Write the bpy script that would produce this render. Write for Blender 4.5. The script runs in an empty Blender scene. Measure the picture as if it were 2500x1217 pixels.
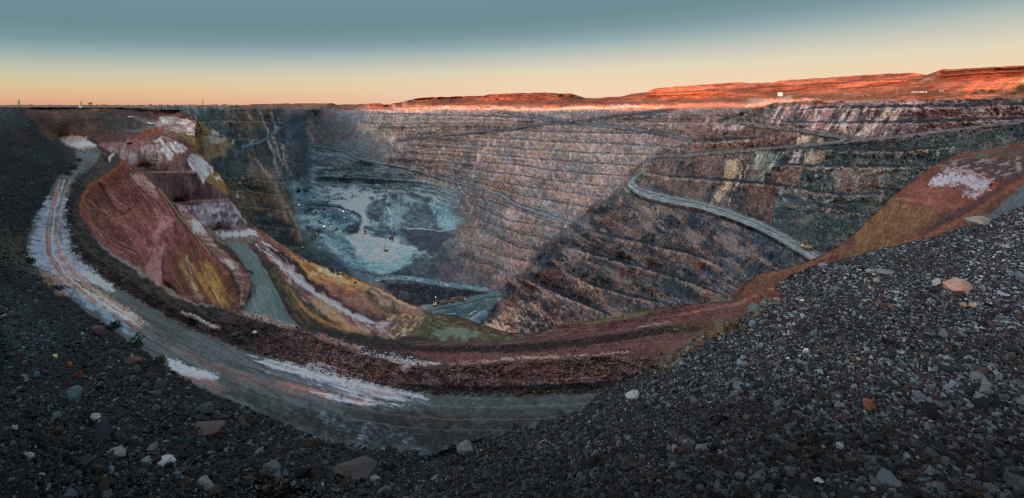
import bpy, math, random
import numpy as np
random.seed(7); rng = np.random.default_rng(7)
SC = bpy.context.scene
COL = SC.collection

# ---------------------------------------------------------------- camera, sky, sun, exposure
H = 257.0            # horizon row of the photograph (2500 x 1217 frame)
F = 1250.0           # focal length in the same pixels
cam = bpy.data.cameras.new('camera'); cam_o = bpy.data.objects.new('camera', cam); COL.objects.link(cam_o)
cam_o.location = (0, 0, 0); cam_o.rotation_euler = (math.radians(90), 0, 0)
cam.sensor_width = 36; cam.lens = 18.0; cam.shift_y = -(608.5 - H) / 2500.0
cam.clip_start = 0.2; cam.clip_end = 60000
SC.camera = cam_o
SC.view_settings.view_transform = 'Standard'; SC.view_settings.look = 'None'
SC.view_settings.gamma = 1; SC.view_settings.exposure = 0.0
SC.cycles.max_bounces = 5; SC.cycles.diffuse_bounces = 3; SC.cycles.use_denoising = False; SC.cycles.filter_width = 1.2

SUN_EL = 2.3
TR = np.array([0.60, 0.80]); TR /= np.linalg.norm(TR)      # horizontal travel of the light: from behind left

def s2l(c):
    c = np.asarray(c, float) / 255.0
    return np.where(c <= 0.04045, c / 12.92, ((c + 0.055) / 1.055) ** 2.4)

def build_world():
    w = bpy.data.worlds.new('World'); SC.world = w; w.use_nodes = True
    nt = w.node_tree; N = nt.nodes; K = nt.links
    for n in list(N): N.remove(n)
    def nd(t, **k):
        n = N.new(t)
        for a, b in k.items(): setattr(n, a, b)
        return n
    def m(op, a, b=None):
        n = nd('ShaderNodeMath', operation=op)
        for i, x in enumerate((a, b)):
            if x is None: continue
            if isinstance(x, (int, float)): n.inputs[i].default_value = x
            else: K.new(x, n.inputs[i])
        return n.outputs[0]
    tc = nd('ShaderNodeTexCoord'); sp = nd('ShaderNodeSeparateXYZ'); K.new(tc.outputs['Generated'], sp.inputs[0])
    x, y, z = sp.outputs
    ln = m('SQRT', m('ADD', m('MULTIPLY', x, x), m('MULTIPLY', y, y)))
    ln = m('MAXIMUM', ln, 0.001)
    te = m('DIVIDE', z, ln); xa = m('DIVIDE', x, ln)
    # band height grows from left to right
    sc = m('ADD', m('MULTIPLY', xa, 0.40), 1.0)
    sc = m('ADD', sc, m('MULTIPLY', m('MULTIPLY', xa, xa), 0.03))
    t = m('DIVIDE', te, sc)
    t = m('MULTIPLY', t, 2.0)                 # 0.5 = slope 0.25
    def ramp(stops):
        r = nd('ShaderNodeValToRGB'); e = r.color_ramp.elements
        while len(e) > 1: e.remove(e[0])
        for i, (p, c, g) in enumerate(stops):
            q = e[0] if i == 0 else e.new(p)
            q.position = p; l = s2l(c) * g; q.color = (*l, 1)
        K.new(t, r.inputs[0]); return r.outputs[0]
    hi = [(0.33, (110, 142, 151), 1), (0.42, (112, 145, 156), 1.0), (0.6, (134, 154, 166), 1.1), (1.0, (142, 158, 170), 1.25)]
    left = ramp([(0.0, (226, 164, 128), 1), (0.03, (228, 180, 140), 1), (0.075, (224, 200, 155), 1), (0.12, (210, 202, 172), 1),
                 (0.165, (186, 192, 178), 1), (0.215, (150, 175, 174), 1), (0.26, (124, 154, 162), 1)] + hi)
    right = ramp([(0.0, (250, 208, 180), 1), (0.05, (249, 217, 188), 1), (0.09, (244, 218, 184), 1), (0.13, (230, 220, 192), 1),
                  (0.17, (206, 205, 192), 1), (0.205, (178, 191, 186), 1), (0.235, (150, 173, 177), 1), (0.275, (126, 154, 162), 1)] + hi)
    mx = nd('ShaderNodeMix', data_type='RGBA'); 
    mr = nd('ShaderNodeMapRange'); mr.inputs[1].default_value = -0.72; mr.inputs[2].default_value = 0.1
    K.new(xa, mr.inputs[0]); K.new(mr.outputs[0], mx.inputs[0]); K.new(left, mx.inputs[6]); K.new(right, mx.inputs[7])
    # brighter, warmer sky on the sunset side, behind the viewer
    dt = m('ADD', m('MULTIPLY', xa, -float(TR[0])), m('MULTIPLY', m('DIVIDE', y, ln), -float(TR[1])))
    gl = nd('ShaderNodeMapRange', interpolation_type='SMOOTHSTEP'); gl.inputs[1].default_value = 0.1; gl.inputs[2].default_value = 1.0; K.new(dt, gl.inputs[0])
    ge = nd('ShaderNodeMapRange', interpolation_type='SMOOTHSTEP'); ge.inputs[1].default_value = 1.5; ge.inputs[2].default_value = 0.0; K.new(te, ge.inputs[0])
    gm = nd('ShaderNodeVectorMath', operation='SCALE'); gm.inputs[0].default_value = (1.0, 0.83, 0.74); K.new(m('MULTIPLY', m('MULTIPLY', gl.outputs[0], ge.outputs[0]), 2.6), gm.inputs['Scale'])
    ad = nd('ShaderNodeVectorMath', operation='ADD'); K.new(mx.outputs[2], ad.inputs[0]); K.new(gm.outputs[0], ad.inputs[1])
    sky = nd('ShaderNodeTexSky', sky_type='NISHITA'); sky.sun_disc = False
    sky.sun_elevation = math.radians(SUN_EL); sky.sun_rotation = math.atan2(-TR[0], -TR[1]) % (2 * math.pi)
    b1 = nd('ShaderNodeBackground'); b1.inputs[1].default_value = 0.06; K.new(sky.outputs[0], b1.inputs[0])
    b2 = nd('ShaderNodeBackground'); b2.inputs[1].default_value = 1.0; K.new(ad.outputs[0], b2.inputs[0])
    ms = nd('ShaderNodeMixShader'); ms.inputs[0].default_value = 0.94
    K.new(b1.outputs[0], ms.inputs[1]); K.new(b2.outputs[0], ms.inputs[2])
    out = nd('ShaderNodeOutputWorld'); K.new(ms.outputs[0], out.inputs[0])
build_world()

sun = bpy.data.lights.new('sun', 'SUN'); sun.energy = 5.0; sun.angle = math.radians(0.5); sun.color = (1.0, 0.50, 0.32)
sun_o = bpy.data.objects.new('sun', sun); COL.objects.link(sun_o)
from mathutils import Vector
ce = math.cos(math.radians(SUN_EL))
sun_o.rotation_euler = Vector((TR[0] * ce, TR[1] * ce, -math.sin(math.radians(SUN_EL)))).to_track_quat('-Z', 'Y').to_euler()

# ---------------------------------------------------------------- numeric helpers
def vnoise(x, y, seed=0):
    xi = np.floor(x).astype(np.int64); yi = np.floor(y).astype(np.int64)
    fx = x - xi; fy = y - yi
    fx = fx * fx * (3 - 2 * fx); fy = fy * fy * (3 - 2 * fy)
    def h(a, b):
        n = (a * 374761393 + b * 668265263 + seed * 982451653) & 0xffffffff
        n = ((n ^ (n >> 13)) * 1274126177) & 0xffffffff
        n = n ^ (n >> 16)
        return (n & 0xffff) / 65535.0
    a = h(xi, yi); b = h(xi + 1, yi); c = h(xi, yi + 1); d = h(xi + 1, yi + 1)
    return (a * (1 - fx) + b * fx) * (1 - fy) + (c * (1 - fx) + d * fx) * fy

def fbm(x, y, seed=0, oct=4, gain=0.55):          # about -1 .. 1
    s = 0; a = 1; t = 0
    for k in range(oct):
        s = s + a * (vnoise(x * 2 ** k + 17.3 * k, y * 2 ** k - 9.1 * k, seed + k) * 2 - 1); t += a; a *= gain
    return s / t * 1.6

def smooth(a, b, x):
    t = np.clip((x - a) / (b - a), 0, 1); return t * t * (3 - 2 * t)

def seg_dist(U, V, pts, closed=False):
    """distance to a polyline, parameter along it, signed side"""
    p = np.array(pts, float)
    if closed: p = np.vstack([p, p[:1]])
    best = np.full(U.shape, 1e9); par = np.zeros(U.shape); side = np.zeros(U.shape)
    for i in range(len(p) - 1):
        a, b = p[i, :2], p[i + 1, :2]; d = b - a; L = max(d @ d, 1e-9)
        t = np.clip(((U - a[0]) * d[0] + (V - a[1]) * d[1]) / L, 0, 1)
        ex = U - a[0] - t * d[0]; ey = V - a[1] - t * d[1]
        r = ex * ex + ey * ey; w = r < best
        best = np.where(w, r, best); par = np.where(w, i + t, par)
        side = np.where(w, np.sign(d[0] * ey - d[1] * ex), side)
    return np.sqrt(best), par, side

def inside(U, V, pts):
    p = np.array(pts, float); n = len(p); r = np.zeros(U.shape, bool)
    for i in range(n):
        x1, y1 = p[i, :2]; x2, y2 = p[(i + 1) % n, :2]
        if y1 == y2: continue
        c = ((y1 > V) != (y2 > V)) & (U < (x2 - x1) * (V - y1) / (y2 - y1) + x1)
        r ^= c
    return r

def solve_depth(strokes, u0=-200, u1=2700, v0=140, v1=1300):
    """membrane through feature lines (u, v, Y); works on 1/Y so that planes stay planes"""
    q = None
    for h, it in ((64, 200), (32, 120), (16, 100), (8, 80), (4, 70)):
        nu = int((u1 - u0) / h) + 2; nv = int((v1 - v0) / h) + 2
        S = np.zeros((nv, nu)); W = np.zeros((nv, nu))
        for st in strokes:
            p = np.array(st, float)
            if len(p) == 1: p = np.vstack([p, p])
            for a, b in zip(p[:-1], p[1:]):
                n = int(np.hypot(b[0] - a[0], b[1] - a[1]) / (h * 0.5)) + 1
                t = np.linspace(0, 1, n + 1)
                uu = a[0] + (b[0] - a[0]) * t; vv = a[1] + (b[1] - a[1]) * t
                qq = (1 / a[2]) * (1 - t) + (1 / b[2]) * t
                i = np.round((vv - v0) / h).astype(int); j = np.round((uu - u0) / h).astype(int)
                ok = (i >= 0) & (i < nv) & (j >= 0) & (j < nu)
                np.add.at(S, (i[ok], j[ok]), qq[ok]); np.add.at(W, (i[ok], j[ok]), 1)
        fix = W > 0; val = np.where(fix, S / np.maximum(W, 1), 0)
        if q is None: q = np.full((nv, nu), val[fix].mean())
        else: q = bil(q, np.arange(nu) * h + u0, np.arange(nv) * h + v0, ph, u0, v0)
        q = np.where(fix, val, q)
        for _ in range(it):
            e = np.pad(q, 1, mode='edge')
            m = (e[:-2, 1:-1] + e[2:, 1:-1] + e[1:-1, :-2] + e[1:-1, 2:]) / 4
            q = np.where(fix, val, q + 1.0 * (m - q))
        ph = h
    e = np.pad(q, 1, mode='edge')
    q = 0.5 * q + 0.125 * (e[:-2, 1:-1] + e[2:, 1:-1] + e[1:-1, :-2] + e[1:-1, 2:])
    def f(U, V):
        x = np.clip((U - u0) / ph, 0, q.shape[1] - 1.001); y = np.clip((V - v0) / ph, 0, q.shape[0] - 1.001)
        xi = x.astype(int); yi = y.astype(int); fx = x - xi; fy = y - yi
        return 1 / ((q[yi, xi] * (1 - fx) + q[yi, xi + 1] * fx) * (1 - fy) + (q[yi + 1, xi] * (1 - fx) + q[yi + 1, xi + 1] * fx) * fy)
    return f

def bil(g, us, vs, h, u0, v0):
    x = np.clip((us - u0) / h, 0, g.shape[1] - 1.001); y = np.clip((vs - v0) / h, 0, g.shape[0] - 1.001)
    xi = x.astype(int); yi = y.astype(int); fx = (x - xi)[None, :]; fy = (y - yi)[:, None]
    a = g[np.ix_(yi, xi)]; b = g[np.ix_(yi, xi + 1)]; c = g[np.ix_(yi + 1, xi)]; d = g[np.ix_(yi + 1, xi + 1)]
    return (a * (1 - fx) + b * fx) * (1 - fy) + (c * (1 - fx) + d * fx) * fy

def W3(u, v, Y):
    """ray through (u, v) at distance Y -> world point"""
    u = np.asarray(u, float); v = np.asarray(v, float)
    return np.stack([(u - 1250) / F * Y, Y + 0 * u, (H - v) / F * Y], -1)

class Sheet:
    """a piece of terrain: grid between an upper and a lower feature line, with its own colour and class per vertex"""
    def __init__(s, top, bot, nu, nv, power=1.0, jit=1.2):
        us = np.concatenate([np.linspace(-1200, -160, 27), np.linspace(-150, 2650, nu), np.linspace(2660, 3700, 27)]); nu = len(us); t = np.linspace(0, 1, nv) ** power
        tp = np.array(top, float); bt = np.array(bot, float)
        vt = np.interp(us, tp[:, 0], tp[:, 1]); vb = np.interp(us, bt[:, 0], bt[:, 1])
        vt = vt + fbm(us / 14, us * 0, 91, 4) * jit
        g = np.exp(-0.5 * (np.arange(-60, 61) / 20.0) ** 2); g /= g.sum()
        vs = np.convolve(np.pad(vt, 60, mode='edge'), g, mode='valid'); s.dtop = vt - vs
        s.U = np.repeat(us[None, :], nv, 0); s.V = s.rows(t, vs, vb); s.vs, s.vb = vs, vb
        s.C = np.zeros(s.U.shape + (3,)); s.K = np.zeros(s.U.shape, int); s.rel = np.zeros(s.U.shape)
        s.nu, s.nv = nu, nv
        s.tA = fbm(s.U / 26, s.V / 18, 71, 4); s.tB = fbm(s.U / 7, s.V / 5, 72, 4)
    def rows(s, t, vs, vb):          # the crest's own shape fades out over the first rows
        return vs[None, :] + t[:, None] * (vb - vs)[None, :] + s.dtop[None, :] * (1 - smooth(0, 0.3, t))[:, None]
    # ---- masks
    def box(s, pts, pad):
        p = np.array(pts, float); u0, u1 = p[:, 0].min() - pad, p[:, 0].max() + pad; v0, v1 = p[:, 1].min() - pad, p[:, 1].max() + pad
        return (s.U >= u0) & (s.U <= u1) & (s.V >= v0) & (s.V <= v1)
    def wuv(s, m, warp, ws, seed):
        U, V = s.U[m], s.V[m]
        if warp:
            return U + fbm(U / ws, V / ws, seed, 4) * warp, V + fbm(U / ws, V / ws, seed + 50, 4) * warp
        return U, V
    def pmask(s, pts, soft=3, warp=4, ws=18, seed=1):
        m = s.box(pts, soft + warp * 2 + 2); out = np.zeros(s.U.shape)
        if not m.any(): return out
        U, V = s.wuv(m, warp, ws, seed)
        d, _, _ = seg_dist(U, V, pts, True); d = np.where(inside(U, V, pts), d, -d)
        out[m] = smooth(-soft, soft, d); return out
    def smask(s, pts, w, soft=1.5, warp=1.5, ws=12, seed=1):
        ww = max(w) if isinstance(w, (list, tuple)) else w
        m = s.box(pts, ww + soft + warp * 2 + 2); out = np.zeros(s.U.shape)
        if not m.any(): return out
        U, V = s.wuv(m, warp, ws, seed)
        d, par, _ = seg_dist(U, V, pts)
        if isinstance(w, (list, tuple)):
            w = np.interp(par, np.linspace(0, len(pts) - 1, len(w)), w)
        out[m] = 1 - smooth(np.maximum(w / 2 - soft, 0), w / 2 + soft, d); return out
    # ---- paint
    def put(s, w, c, op=1.0, tex=0.0):
        if tex: 
            ww = w * op * np.clip(1 - tex * (s.tA * .5 + s.tB * .8), 0, 1); ww = ww[..., None]
            s.C = s.C * (1 - ww) + s2l(c) * np.exp(.22 * s.tB + .16 * s.tA)[..., None] * ww
        else:
            w = (w * op)[..., None]; s.C = s.C * (1 - w) + s2l(c) * w
    def poly(s, pts, c, op=1.0, tex=.5, **k):
        k['soft'] = k.get('soft', 3) * 1.3; k['warp'] = k.get('warp', 4) * 1.7; w = s.pmask(pts, **k); s.put(w, c, op, tex); return w
    def line(s, pts, wd, c, op=1.0, tex=.3, **k): w = s.smask(pts, wd, **k); s.put(w, c, op, tex); return w
    def crust(s, pts, c, edge=8, sx=10, sy=3, ang=0, op=.95, width=None, seed=700, bias=0.0):
        """a crust, stain or painted shade with a broken, speckled edge"""
        ww = 0 if width is None else (max(width) if isinstance(width, (list, tuple)) else width)
        m = s.box(pts, edge * 1.5 + ww); U, V = s.wuv(m, 4, 16, seed)
        if width is None: d, _, _ = seg_dist(U, V, pts, True); d = np.where(inside(U, V, pts), d, -d)
        else:
            d, par, _ = seg_dist(U, V, pts); wd = np.interp(par, np.linspace(0, len(pts) - 1, len(width)), width) if isinstance(width, (list, tuple)) else width; d = wd / 2 - d
        a = math.radians(ang); x = s.U[m] * math.cos(a) + s.V[m] * math.sin(a); y = -s.U[m] * math.sin(a) + s.V[m] * math.cos(a)
        n = fbm(x / sx, y / sy, seed, 4, .65) + .45 * fbm(x / 2.6, y / 2.2, seed + 9, 2)
        q = smooth(-.12, .3, np.clip(d / edge, -1.4, 1.0) + .75 * n + bias)
        q = q * (1 - .55 * smooth(.0, .7, fbm(x / (sx * .8), y / (sy * 1.2), seed + 4, 5, .7)) - .2 * np.clip(s.tB[m], 0, 1))
        q = np.clip(q, 0, 1) * op; q = (q * np.clip(1 - .25 * (s.tA[m] * .5 + s.tB[m] * .8), 0, 1))[:, None]
        s.C[m] = s.C[m] * (1 - q) + s2l(c) * np.exp(.22 * s.tB[m] + .16 * s.tA[m])[:, None] * q
    def veins(s, w, c, sx, sy, ang=0, width=.07, op=.6, seed=800, oct=4):
        n = np.abs(s.nz(sx, sy, ang, seed, oct, .6)); k = smooth(-.3, .5, s.nz(sx * 2, sy * 2, ang, seed + 31, 3))
        s.put(w * smooth(width, width * .25, n) * k, c, op)
    def nz(s, sx, sy, ang=0, seed=3, oct=4, gain=0.55):
        a = math.radians(ang); x = s.U * math.cos(a) + s.V * math.sin(a); y = -s.U * math.sin(a) + s.V * math.cos(a)
        return fbm(x / sx, y / sy, seed, oct, gain)
    def patch(s, w, c, sx, sy, ang=0, thr=0.1, soft=0.25, op=0.8, seed=3, oct=4):
        n = s.nz(sx, sy, ang, seed, oct); s.put(w * smooth(thr - soft, thr + soft, n), c, op)
    def mod(s, w, sx, sy, ang=0, amp=0.2, seed=3, oct=4):
        n = s.nz(sx, sy, ang, seed, oct); s.C = s.C * np.exp(n * amp * w)[..., None]

E_SHADE = np.array([0.50, 0.50, 0.50])
E_MID = np.array([0.42, 0.43, 0.45])
E_NEAR = np.array([0.50, 0.50, 0.50])
MATS = {}
def ground_mat(name, bscale, bstr, cvar, csc, rough=0.9, fine=4.0):
    """rock and dirt: the mesh's own colour layer broken up by 3D noise, noise bump for grain"""
    m = bpy.data.materials.new(name); m.use_nodes = True; nt = m.node_tree; N = nt.nodes; K = nt.links
    b = N['Principled BSDF']; b.inputs['Roughness'].default_value = rough; b.inputs['Specular IOR Level'].default_value = 0.15
    at = N.new('ShaderNodeAttribute'); at.attribute_name = 'rock_colour'
    tc = N.new('ShaderNodeTexCoord')
    n1 = N.new('ShaderNodeTexNoise'); n1.inputs['Scale'].default_value = csc; n1.inputs['Detail'].default_value = 6; n1.inputs['Roughness'].default_value = 0.65
    K.new(tc.outputs['Object'], n1.inputs['Vector'])
    mr = N.new('ShaderNodeMapRange'); mr.inputs[1].default_value = 0.3; mr.inputs[2].default_value = 0.7
    mr.inputs[3].default_value = 1 - cvar; mr.inputs[4].default_value = 1 + cvar; K.new(n1.outputs[0], mr.inputs[0])
    mu = N.new('ShaderNodeVectorMath'); mu.operation = 'SCALE'; K.new(at.outputs['Color'], mu.inputs[0]); K.new(mr.outputs[0], mu.inputs['Scale'])
    K.new(mu.outputs[0], b.inputs['Base Color'])
    n2 = N.new('ShaderNodeTexNoise'); n2.inputs['Scale'].default_value = bscale; n2.inputs['Detail'].default_value = 8; n2.inputs['Roughness'].default_value = 0.7
    K.new(tc.outputs['Object'], n2.inputs['Vector'])
    bp = N.new('ShaderNodeBump'); bp.inputs['Strength'].default_value = bstr; bp.inputs['Distance'].default_value = fine
    K.new(n2.outputs[0], bp.inputs['Height']); K.new(bp.outputs[0], b.inputs['Normal'])
    return m

def tag(o, label=None, cat=None, group=None, kind=None):
    if label: o['label'] = label
    if cat: o['category'] = cat
    if group: o['group'] = group
    if kind: o['kind'] = kind
    return o

def mesh_np(name, P, quads, mat, col=None, smooth_=True):
    me = bpy.data.meshes.new(name); k = quads.shape[1]
    me.vertices.add(len(P)); me.vertices.foreach_set('co', np.ascontiguousarray(P, np.float32).ravel())
    me.loops.add(quads.size); me.loops.foreach_set('vertex_index', np.ascontiguousarray(quads, np.int32).ravel())
    me.polygons.add(len(quads)); me.polygons.foreach_set('loop_start', np.arange(0, quads.size, k, dtype=np.int32))
    me.polygons.foreach_set('use_smooth', np.full(len(quads), smooth_, bool))
    me.update(calc_edges=True)
    if col is not None:
        a = me.color_attributes.new('rock_colour', 'FLOAT_COLOR', 'POINT')
        c = np.ones((len(P), 4), np.float32); c[:, :3] = col; a.data.foreach_set('color', c.ravel())
    if mat: me.materials.append(mat)
    o = bpy.data.objects.new(name, me); COL.objects.link(o); return o

def build_sheet(s, P, C, names, mats, kinds):
    """split one sheet by class into separate objects"""
    nv, nu = P.shape[:2]; idx = np.arange(nv * nu).reshape(nv, nu)
    q = np.stack([idx[:-1, :-1], idx[1:, :-1], idx[1:, 1:], idx[:-1, 1:]], -1).reshape(-1, 4)
    K = s.Kall[:-1, :-1].ravel(); Pf = P.reshape(-1, 3); Cf = C.reshape(-1, 3); res = {}
    for k, nm in names.items():
        f = q[K == k]
        if not len(f): continue
        used, inv = np.unique(f.ravel(), return_inverse=True)
        o = mesh_np(nm, Pf[used], inv.reshape(-1, 4), mats[k], Cf[used]); o['kind'] = kinds.get(k, 'structure'); res[nm] = o
    return res

# ================================================================ THE PIT: far walls, floor, ramps, spoil hills beyond
SKYL = [(-200,258),(0,258),(200,258.5),(400,259),(560,259),(590,259),(600,258),(614,254.5),(700,253.5),(800,252.5),(812,252.5),(822,256.5),(860,255.5),(900,253.5),
 (928,252.5),(938,256.5),(952,255),(975,251),(997,245),(1028,239),(1100,236.5),(1160,234.5),(1183,234.5),(1197,231),(1215,230),(1230,229),(1272,227.5),(1345,226.5),(1362,229),
 (1397,229),(1431,240),(1467,239.5),(1478,237),(1511,236),(1525,234),(1550,228),(1576,226),(1597,216.5),(1640,213),(1670,210.6),(1742,205),(1790,202),(1814,201),(1821,204),(1850,203),
 (1870,201.5),(1888,202),(1897,198),(2000,191),(2100,184),(2150,181),(2230,178.5),(2250,181),(2263,183.5),(2280,177),(2304,169),(2330,169.5),(2400,165),(2500,160),(2700,152)]
FBOT = [(-200,420),(380,420),(480,480),(560,640),(700,720),(850,770),(1000,830),(1200,880),(1350,880),(1800,840),(1900,760),(2050,680),(2200,560),(2350,450),(2700,430)]
RIM = [(820,268,2600),(900,268,2350),(1000,268,2100),(1120,266,1900),(1250,270,1700),(1400,268,1540),(1500,267,1440),(1600,266,1350),(1700,264,1270),(1850,262,1130),(1890,250,1110),(1960,247,1090),(2050,245,1070),(2200,243,1030),(2300,240,1010),(2400,238,990),(2500,236,970),(2700,230,940)]
NOSE = [(1600,384),(1566,398),(1534,430),(1518,460),(1484,488),(1440,504),(1458,524),(1394,546),(1404,568),(1350,588),(1362,614),(1322,640),(1298,634),(1290,668),(1246,684),(1258,708),(1212,722),(1224,752),(1182,790)]
_yr = lambda v: float(np.interp(v, [384, 430, 490, 560, 612, 695, 790], [1030, 950, 880, 800, 740, 670, 600]))
_yl = lambda v: float(np.interp(v, [384, 430, 490, 560, 612, 695, 790], [1125, 1060, 1000, 940, 915, 885, 825]))
far_strokes = [
 [(u - 5, v - 2, _yl(v)) for u, v in NOSE], [(u + 5, v + 2, _yr(v)) for u, v in NOSE],
 [(-200,258,5000),(400,259,5000),(590,259,4500),(614,254.5,3000),(812,252.5,2900),(823,256.5,3300),(928,252.5,3200),(952,255,2600),(1200,231,2400),(1360,228,2330),(1431,240,2330),(1480,237,2150),(1550,228,2030),(1600,216,1880),(1820,203,1680),(1900,198,1570),(2150,181,1450),(2263,183,1420),(2304,169,1300),(2500,160,1240),(2700,152,1200)],
 [(-200,262,1000),(300,262.5,1000),(480,262,1100),(600,263,1300),(700,264,1950),(780,266,2250)],
 [(620,260,2400),(800,259,2500)],
 [(840,261,2700),(960,258,2500),(1000,252,2350),(1100,249,2250),(1300,249,2150),(1440,247,2000),(1560,246,1800),(1700,243,1600),(1840,236,1420),(1900,232,1380),(2050,231,1280),(2150,229,1240),(2300,224,1180),(2500,221,1130),(2700,216,1100)],
 RIM, [(u, v - (11 if u < 1900 else 5), Y * 1.014) for u, v, Y in RIM[1:]],
 [(560,300,1050),(600,300,1250),(650,290,1600),(684,315,1780)],
 [(480,290,820),(500,330,860),(500,420,780)],
 [(600,400,1080),(650,380,1280),(700,380,1540)],
 [(684,315,1780),(702,380,1550),(724,440,1400),(735,470,1380),(722,488,1250)],
 [(718,300,1990),(732,350,1930),(752,440,1870),(756,462,1890)],
 [(770,280,2300),(765,330,2200),(762,400,2050)],
 [(850,300,2330),(850,380,2120),(850,440,1970)],
 [(950,300,2120),(950,400,1930)],
 [(1100,300,1830),(1100,400,1640)],
 [(1250,300,1600),(1250,350,1450),(1250,418,1300),(1250,480,1200),(1250,536,1100),(1240,620,990),(1200,700,900)],
 [(1400,300,1440),(1400,350,1290),(1400,420,1130),(1390,500,1020)],
 [(1550,300,1330),(1550,350,1230),(1520,400,1110)],
 [(1692,345,1150),(1612,376,1130)],
 [(1704,348,1120),(1625,388,1030)],
 [(1700,400,1030),(1700,470,920)],
 [(1579,413,1000),(1547,438,950),(1536,449,930),(1561,467,900),(1634,487,860),(1706,500,820),(1778,521,775),(1860,554,715),(1925,588,660),(1990,626,605),(2100,690,540)],
 [(1500,600,730),(1600,690,640),(1500,860,520),(1800,860,480)],
 [(1850,320,1060),(1850,400,960),(1900,480,850)],
 [(2100,300,960),(2100,345,920),(2100,400,850),(2080,500,730),(2060,560,670)],
 [(2300,300,930),(2300,380,820),(2300,430,760)],
 [(2500,300,890),(2500,345,840),(2500,400,780)],
 [(2700,300,860),(2700,420,740)],
 # left spur in front of the left wall
 [(520,480,760),(560,440,800),(600,430,830),(640,440,850),(690,520,860),(712,540,870),(733,590,900)],
 [(560,560,640),(620,560,720),(690,600,780),(700,640,760)],
 # pit floor
 [(728,470,1878),(800,466,1914),(900,468,1896),(1000,478,1800),(1105,520,1520)],
 [(745,520,1520),(800,520,1520),(900,520,1520)],
 [(752,545,1388),(800,560,1320),(900,580,1240),(960,600,1166)],
 [(1100,500,1480),(1115,555,1330),(1060,560,1320)],
 [(830,650,1018),(950,640,1044),(1060,632,1066)],
 [(1060,640,1040),(1130,650,1010),(1200,690,930)],
 [(737,605,1000),(770,560,1180)],
 [(760,650,1010),(880,690,960),(930,684,960),(1000,676,960),(1100,690,935),(1210,706,900)],
 [(1000,745,860),(1050,740,865),(1120,730,885),(1190,720,900)],
 [(1150,790,800),(1100,800,795)],
 [(200,420,700),(-200,420,700)],
]
BENCH = {  # crest lines of the benches: (points, step depth, line width px)
 'B2': [(886,278),(1100,282),(1240,286),(1345,295)], 'B3': [(1453,297),(1600,299),(1742,299)], 'B3b': [(1507,284),(1742,284),(1850,285)],
 'B2b': [(880,300),(960,305),(1080,303),(1200,303),(1330,312)],
 'B4': [(900,322),(1000,322),(1100,318),(1200,318),(1345,322.6),(1489,325.5),(1695,330)],
 'B5': [(1014,338),(1100,336),(1200,338),(1345,346),(1489,351.5),(1634,359),(1673,360)],
 'B6': [(1000,347),(1100,352),(1200,358),(1308,367),(1453,375),(1612,380)],
 'B7': [(980,364),(1100,370),(1200,379),(1308,388),(1417,397),(1583,408)],
 'B8': [(945,381),(1070,388),(1200,398.5),(1272,404),(1345,416.6),(1453,426),(1540,431)],
 'B9': [(931,398),(1080,406),(1200,421),(1254,427),(1345,442),(1500,458)],
 'B10': [(997,407),(1100,425),(1200,444),(1272,454.5),(1363,467),(1475,483)],
 'B11': [(1100,436),(1200,456),(1272,478),(1381,498),(1449,509)],
 'B12': [(1130,470),(1200,494),(1272,516),(1350,548)], 'B13': [(1118,483),(1200,521),(1236,538),(1308,550),(1380,561)],
 'B14': [(1125,512),(1200,548.5),(1272,572),(1345,586)], 'B15': [(1118,555.5),(1170,559),(1220,584),(1270,606),(1320,612)],
 'B16': [(1130,590),(1180,604),(1230,628),(1290,640)], 'B17': [(1110,622),(1170,640),(1240,664)],
 'Ra': [(1427,560),(1560,590),(1686,619),(1772,652)], 'Rb': [(1389,603),(1502,635.5),(1605,662.5),(1686,689.5),(1767,722)],
 'Rc': [(1362,652),(1443,695),(1540,722),(1642,745)], 'Rd': [(1265,673),(1362,716.5),(1491,770)],
 'Rg': [(1579,420),(1634,431),(1742,438),(1858,447),(1902,452),(2047,475),(2160,472)], 'Rh': [(1875,398),(1964,404),(2150,407.5),(2306,402)],
 'Ri': [(1990,362),(2100,367),(2220,366),(2330,356)], 'Rj': [(1985,497),(2060,512),(2116,523)], 'Rk': [(1926,268),(2047,262.5),(2271,259),(2500,254),(2700,250)],
 'Rl': [(1909,298),(2050,300),(2254,297),(2400,292),(2500,288),(2700,280)], 'Rm': [(1672,344),(1740,344),(1850,337)],
 'La': [(757,445),(850,449),(960,452),(1100,470)], 'Lb': [(757,425),(860,430),(950,436),(1050,440)],
 'S1': [(440,296),(560,294),(690,296)], 'S2': [(548,430),(600,434),(650,440),(690,446)], 'S3': [(560,462),(620,466),(684,474)], 'S4': [(586,502),(640,506),(702,514)], 'S5': [(612,548),(670,553),(728,560)], 'S6': [(640,590),(690,596),(734,602)], 'S7': [(500,330),(560,338),(640,336),(700,352)], 'S8': [(690,388),(712,392),(738,398)],
 'Lc': [(755,405),(850,405),(930,410)],
}
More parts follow.
